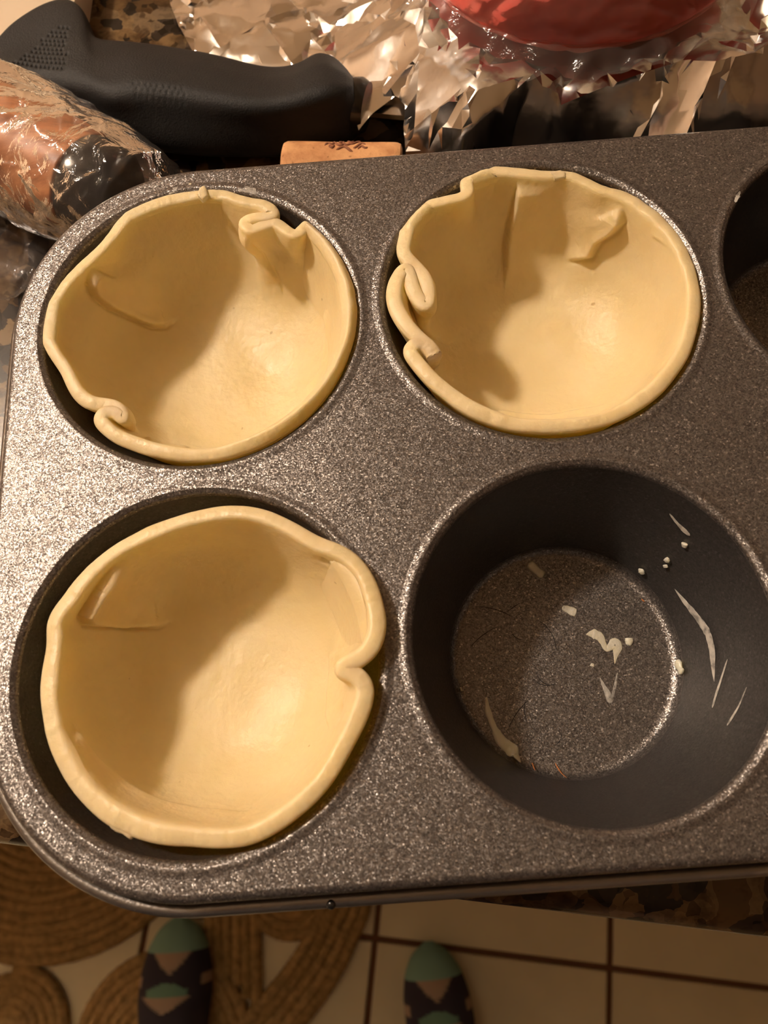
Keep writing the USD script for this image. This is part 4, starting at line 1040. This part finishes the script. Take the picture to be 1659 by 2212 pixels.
legs = []
hips = []
for k in (0, 1):
    toe, mid_, e0, e1 = [np.array(x) for x in FT[4 * k:4 * k + 4]]
    ax = mid_ - toe
    ax /= np.linalg.norm(ax)
    sd = np.array([-ax[1], ax[0]])
    W_ = np.linalg.norm(e1 - e0) / 2
    Lf = 0.245
    ns, na = 120, 72
    s = np.linspace(0, 1, ns)
    w = W_ * np.interp(s, [0, .02, .06, .14, .25, .36, .5, .65, .8, .93, 1], [.05, .34, .60, .84, .98, 1.0, .90, .78, .74, .66, .08])
    hgt = np.interp(s, [0, .02, .06, .15, .3, .5, .7, .85, .95, 1], [.006, .016, .024, .034, .046, .060, .078, .080, .066, .02])
    w, hgt = gaussian_filter1d(w, 2, mode='nearest'), gaussian_filter1d(hgt, 2, mode='nearest')
    aa = np.linspace(0, 2 * np.pi, na, endpoint=False)
    ca_, sa_ = np.cos(aa), np.sin(aa)
    G = np.zeros((ns, na, 3))
    skew = (0.10 if k == 0 else -0.10) * W_ * np.exp(-(s / 0.3) ** 2)
    G[..., :2] = toe + (s * Lf)[:, None, None] * ax + (np.sign(ca_) * np.abs(ca_) ** 0.85 * w[:, None] + skew[:, None])[..., None] * sd
    G[..., 2] = 0.015 + np.where(sa_ > 0, np.abs(sa_) ** 0.9 * (hgt[:, None] - 0.002), -np.abs(sa_) ** 0.6 * 0.0)
    G[..., 2] = np.where(sa_ < 0, 0.015 - np.abs(sa_) ** 0.6 * 0.0015 - 0.0, G[..., 2])
    F_ = grid_faces(ns, na, True)
    fc_s = s[F_ // na].mean(1)
    fc_a = np.degrees(aa[F_ % na][:, 0])
    lat = np.cos(np.radians(fc_a))
    topf = np.sin(np.radians(fc_a)) > 0
    sm = fc_s * Lf * 1.35
    toec = sm < 0.050
    tan = topf & (((sm > 0.050) & (sm < 0.080) & (np.abs(lat) < 0.55 * (0.080 - sm) / 0.03)) | ((sm > 0.112) & (sm < 0.134) & (np.abs(lat + 0.05) < 0.62 * (0.134 - sm) / 0.022)) | ((sm > 0.162) & (sm < 0.19) & (np.abs(lat) < 0.6 * (0.19 - sm) / 0.028)) | ((np.abs(lat) > 0.80) & (sm > 0.085) & (sm < 0.10)))
    grn = topf & (sm > 0.092) & (sm < 0.111) & (np.abs(lat + 0.05) < 0.5 * np.minimum(1, (sm - 0.090) / 0.012)) & ~tan

    def piece(mask, lift):
        m = trimesh.Trimesh(G.reshape(-1, 3), F_, process=False)
        if m.volume < 0:
            m.invert()
        m.update_faces(mask)
        m.remove_unreferenced_vertices()
        return m

    sock = obj('sock', piece(~(toec | tan | grn), 0), MAT['navy_knit'], person, True, label='dark navy sock with tan and green diamonds')
    obj('toe_cap', piece(toec, 0), MAT['mint_knit'], sock, True, label='mint green toe of the sock')
    obj('diamond_pattern', piece(tan, 0), MAT['tan_knit'], sock, True, label='tan knitted diamonds', kind='stuff')
    obj('diamond_pattern', piece(grn, 0), MAT['green_knit'], sock, True, label='green knitted diamond')
    an = np.r_[toe + ax * 0.195, 0.10]
    kn = np.r_[toe + ax * 0.185, 0.48]
    legs.append((an, kn))
hipc = (legs[0][1][:2] + legs[1][1][:2]) / 2
body = m3.Manifold()
for (an, kn), sg in zip(legs, (-1, 1)):
    hp = np.r_[hipc + np.array([0.085 * sg, -0.03]), 0.86]
    body = body + cap((an, 0.050), (kn, 0.062)) + cap((kn, 0.062), (hp, 0.088))
hx_, hy_ = hipc[0], hipc[1] - 0.03


def at_(dx, dy, z):
    return np.array([hx_ + dx, hy_ + dy, z])


def hull(*b):
    return m3.Manifold.batch_hull([m3.Manifold.sphere(r, 40).translate(list(p)) for p, r in b])


def fine(m, step, it):
    q = m.refine_to_length(step).to_mesh()
    t_ = trimesh.Trimesh(q.vert_properties[:, :3], q.tri_verts, process=True)
    trimesh.smoothing.filter_taubin(t_, iterations=it)
    return t_


body = body + hull((at_(-0.08, 0, 0.89), 0.09), (at_(0.08, 0, 0.89), 0.09), (at_(-0.07, 0, 1.02), 0.085), (at_(0.07, 0, 1.02), 0.085))
body = body.refine_to_length(0.02)
shirt = hull((at_(-0.07, 0, 0.98), 0.093), (at_(0.07, 0, 0.98), 0.093), (at_(-0.065, 0.0, 1.10), 0.088), (at_(0.065, 0.0, 1.10), 0.088)) + \
    hull((at_(-0.065, 0.0, 1.10), 0.088), (at_(0.065, 0.0, 1.10), 0.088), (at_(-0.09, 0.005, 1.29), 0.098), (at_(0.09, 0.005, 1.29), 0.098)) + \
    hull((at_(-0.09, 0.005, 1.29), 0.098), (at_(0.09, 0.005, 1.29), 0.098), (at_(-0.155, -0.005, 1.385), 0.055), (at_(0.155, -0.005, 1.385), 0.055), (at_(0, 0, 1.42), 0.06))
skin = hull((at_(0, 0.0, 1.42), 0.052), (at_(0, 0.02, 1.51), 0.050)) + hull((at_(0, 0.015, 1.60), 0.080), (at_(0, 0.0, 1.625), 0.082), (at_(0, 0.055, 1.535), 0.045)) + \
    hull((at_(0, 0.093, 1.60), 0.008), (at_(0, 0.108, 1.572), 0.012)) + hull((at_(-0.018, 0.088, 1.538), 0.008), (at_(0.018, 0.088, 1.538), 0.008))
hands = []
for g in (-1, 1):
    hand = m3.Manifold()
    sh_, el, wr2 = at_(0.172 * g, -0.01, 1.375), at_(0.215 * g, -0.03, 1.11), at_(0.235 * g, 0.02, 0.875)
    shirt = shirt + hull((sh_, 0.052), (el, 0.045)) + hull((el, 0.044), (el * 0.25 + wr2 * 0.75, 0.034))
    pl_ = wr2 + np.array([0.0, 0.012, -0.075])
    hand = hand + hull((el * 0.35 + wr2 * 0.65, 0.030), (wr2, 0.024)) + hull((wr2, 0.022), (pl_ + [0, 0.026, 0], 0.013), (pl_ + [0, -0.026, 0], 0.013))
    for q_, (dy, ln) in enumerate([(0.028, 0.070), (0.010, 0.080), (-0.009, 0.075), (-0.027, 0.060)]):
        a0, a1 = pl_ + np.array([0, dy, 0.004]), pl_ + np.array([-0.008 * g, dy * 1.1 + 0.004, -0.5 * ln])
        hand = hand + hull((a0, 0.0095), (a1, 0.0085)) + hull((a1, 0.0085), (a1 + np.array([-0.014 * g, 0.004, -0.42 * ln]), 0.0075))
    th0 = wr2 + np.array([-0.006 * g, 0.020, -0.03])
    hand = hand + hull((th0, 0.013), (th0 + np.array([-0.012 * g, 0.030, -0.030]), 0.010)) + hull((th0 + np.array([-0.012 * g, 0.030, -0.030]), 0.010), (th0 + np.array([-0.018 * g, 0.036, -0.060]), 0.0085))
    hands.append(hand)
    skin = skin + hull((at_(0.083 * g, 0.005, 1.60), 0.010), (at_(0.085 * g, -0.004, 1.575), 0.008), (at_(0.086 * g, -0.008, 1.61), 0.009))
obj('head', fine(skin, 0.008, 8), MAT['skin'], person, True)
for hand in hands:
    obj('hand', fine(hand, 0.005, 6), MAT['skin'], person, True)
obj('shirt', fine(shirt, 0.015, 10), MAT['shirt'], person, True, label='dark shirt')
hair = hull((at_(0, -0.012, 1.635), 0.090), (at_(0, -0.025, 1.60), 0.088), (at_(0, -0.055, 1.50), 0.060)) - hull((at_(0, 0.075, 1.60), 0.075), (at_(0, 0.085, 1.50), 0.08))
obj('hair', fine(hair, 0.012, 6), MAT['hair'], person, True, label='brown hair')
for g in (-1, 1):
    ey = trimesh.creation.icosphere(subdivisions=2, radius=0.011)
    ey.apply_translation(at_(0.030 * g, 0.083, 1.606))
    obj('eye', ey, MAT['eye'], person, True)
bmh = body.to_mesh()
bt_ = trimesh.Trimesh(bmh.vert_properties[:, :3], bmh.tri_verts, process=True)
trimesh.smoothing.filter_taubin(bt_, iterations=12)
obj('legs', bt_, MAT['trousers'], person, True, label='legs in dark trousers')
sx_, sy_ = (0.031, -0.0588)
hole = trimesh.creation.icosphere(subdivisions=2, radius=0.0013)
hole.apply_translation([sx_, sy_, bc[1] + 0.0010])
obj('rim_seam', hole, MAT['black_gloss'], pan, True, label='small dark gap in the rolled rim')
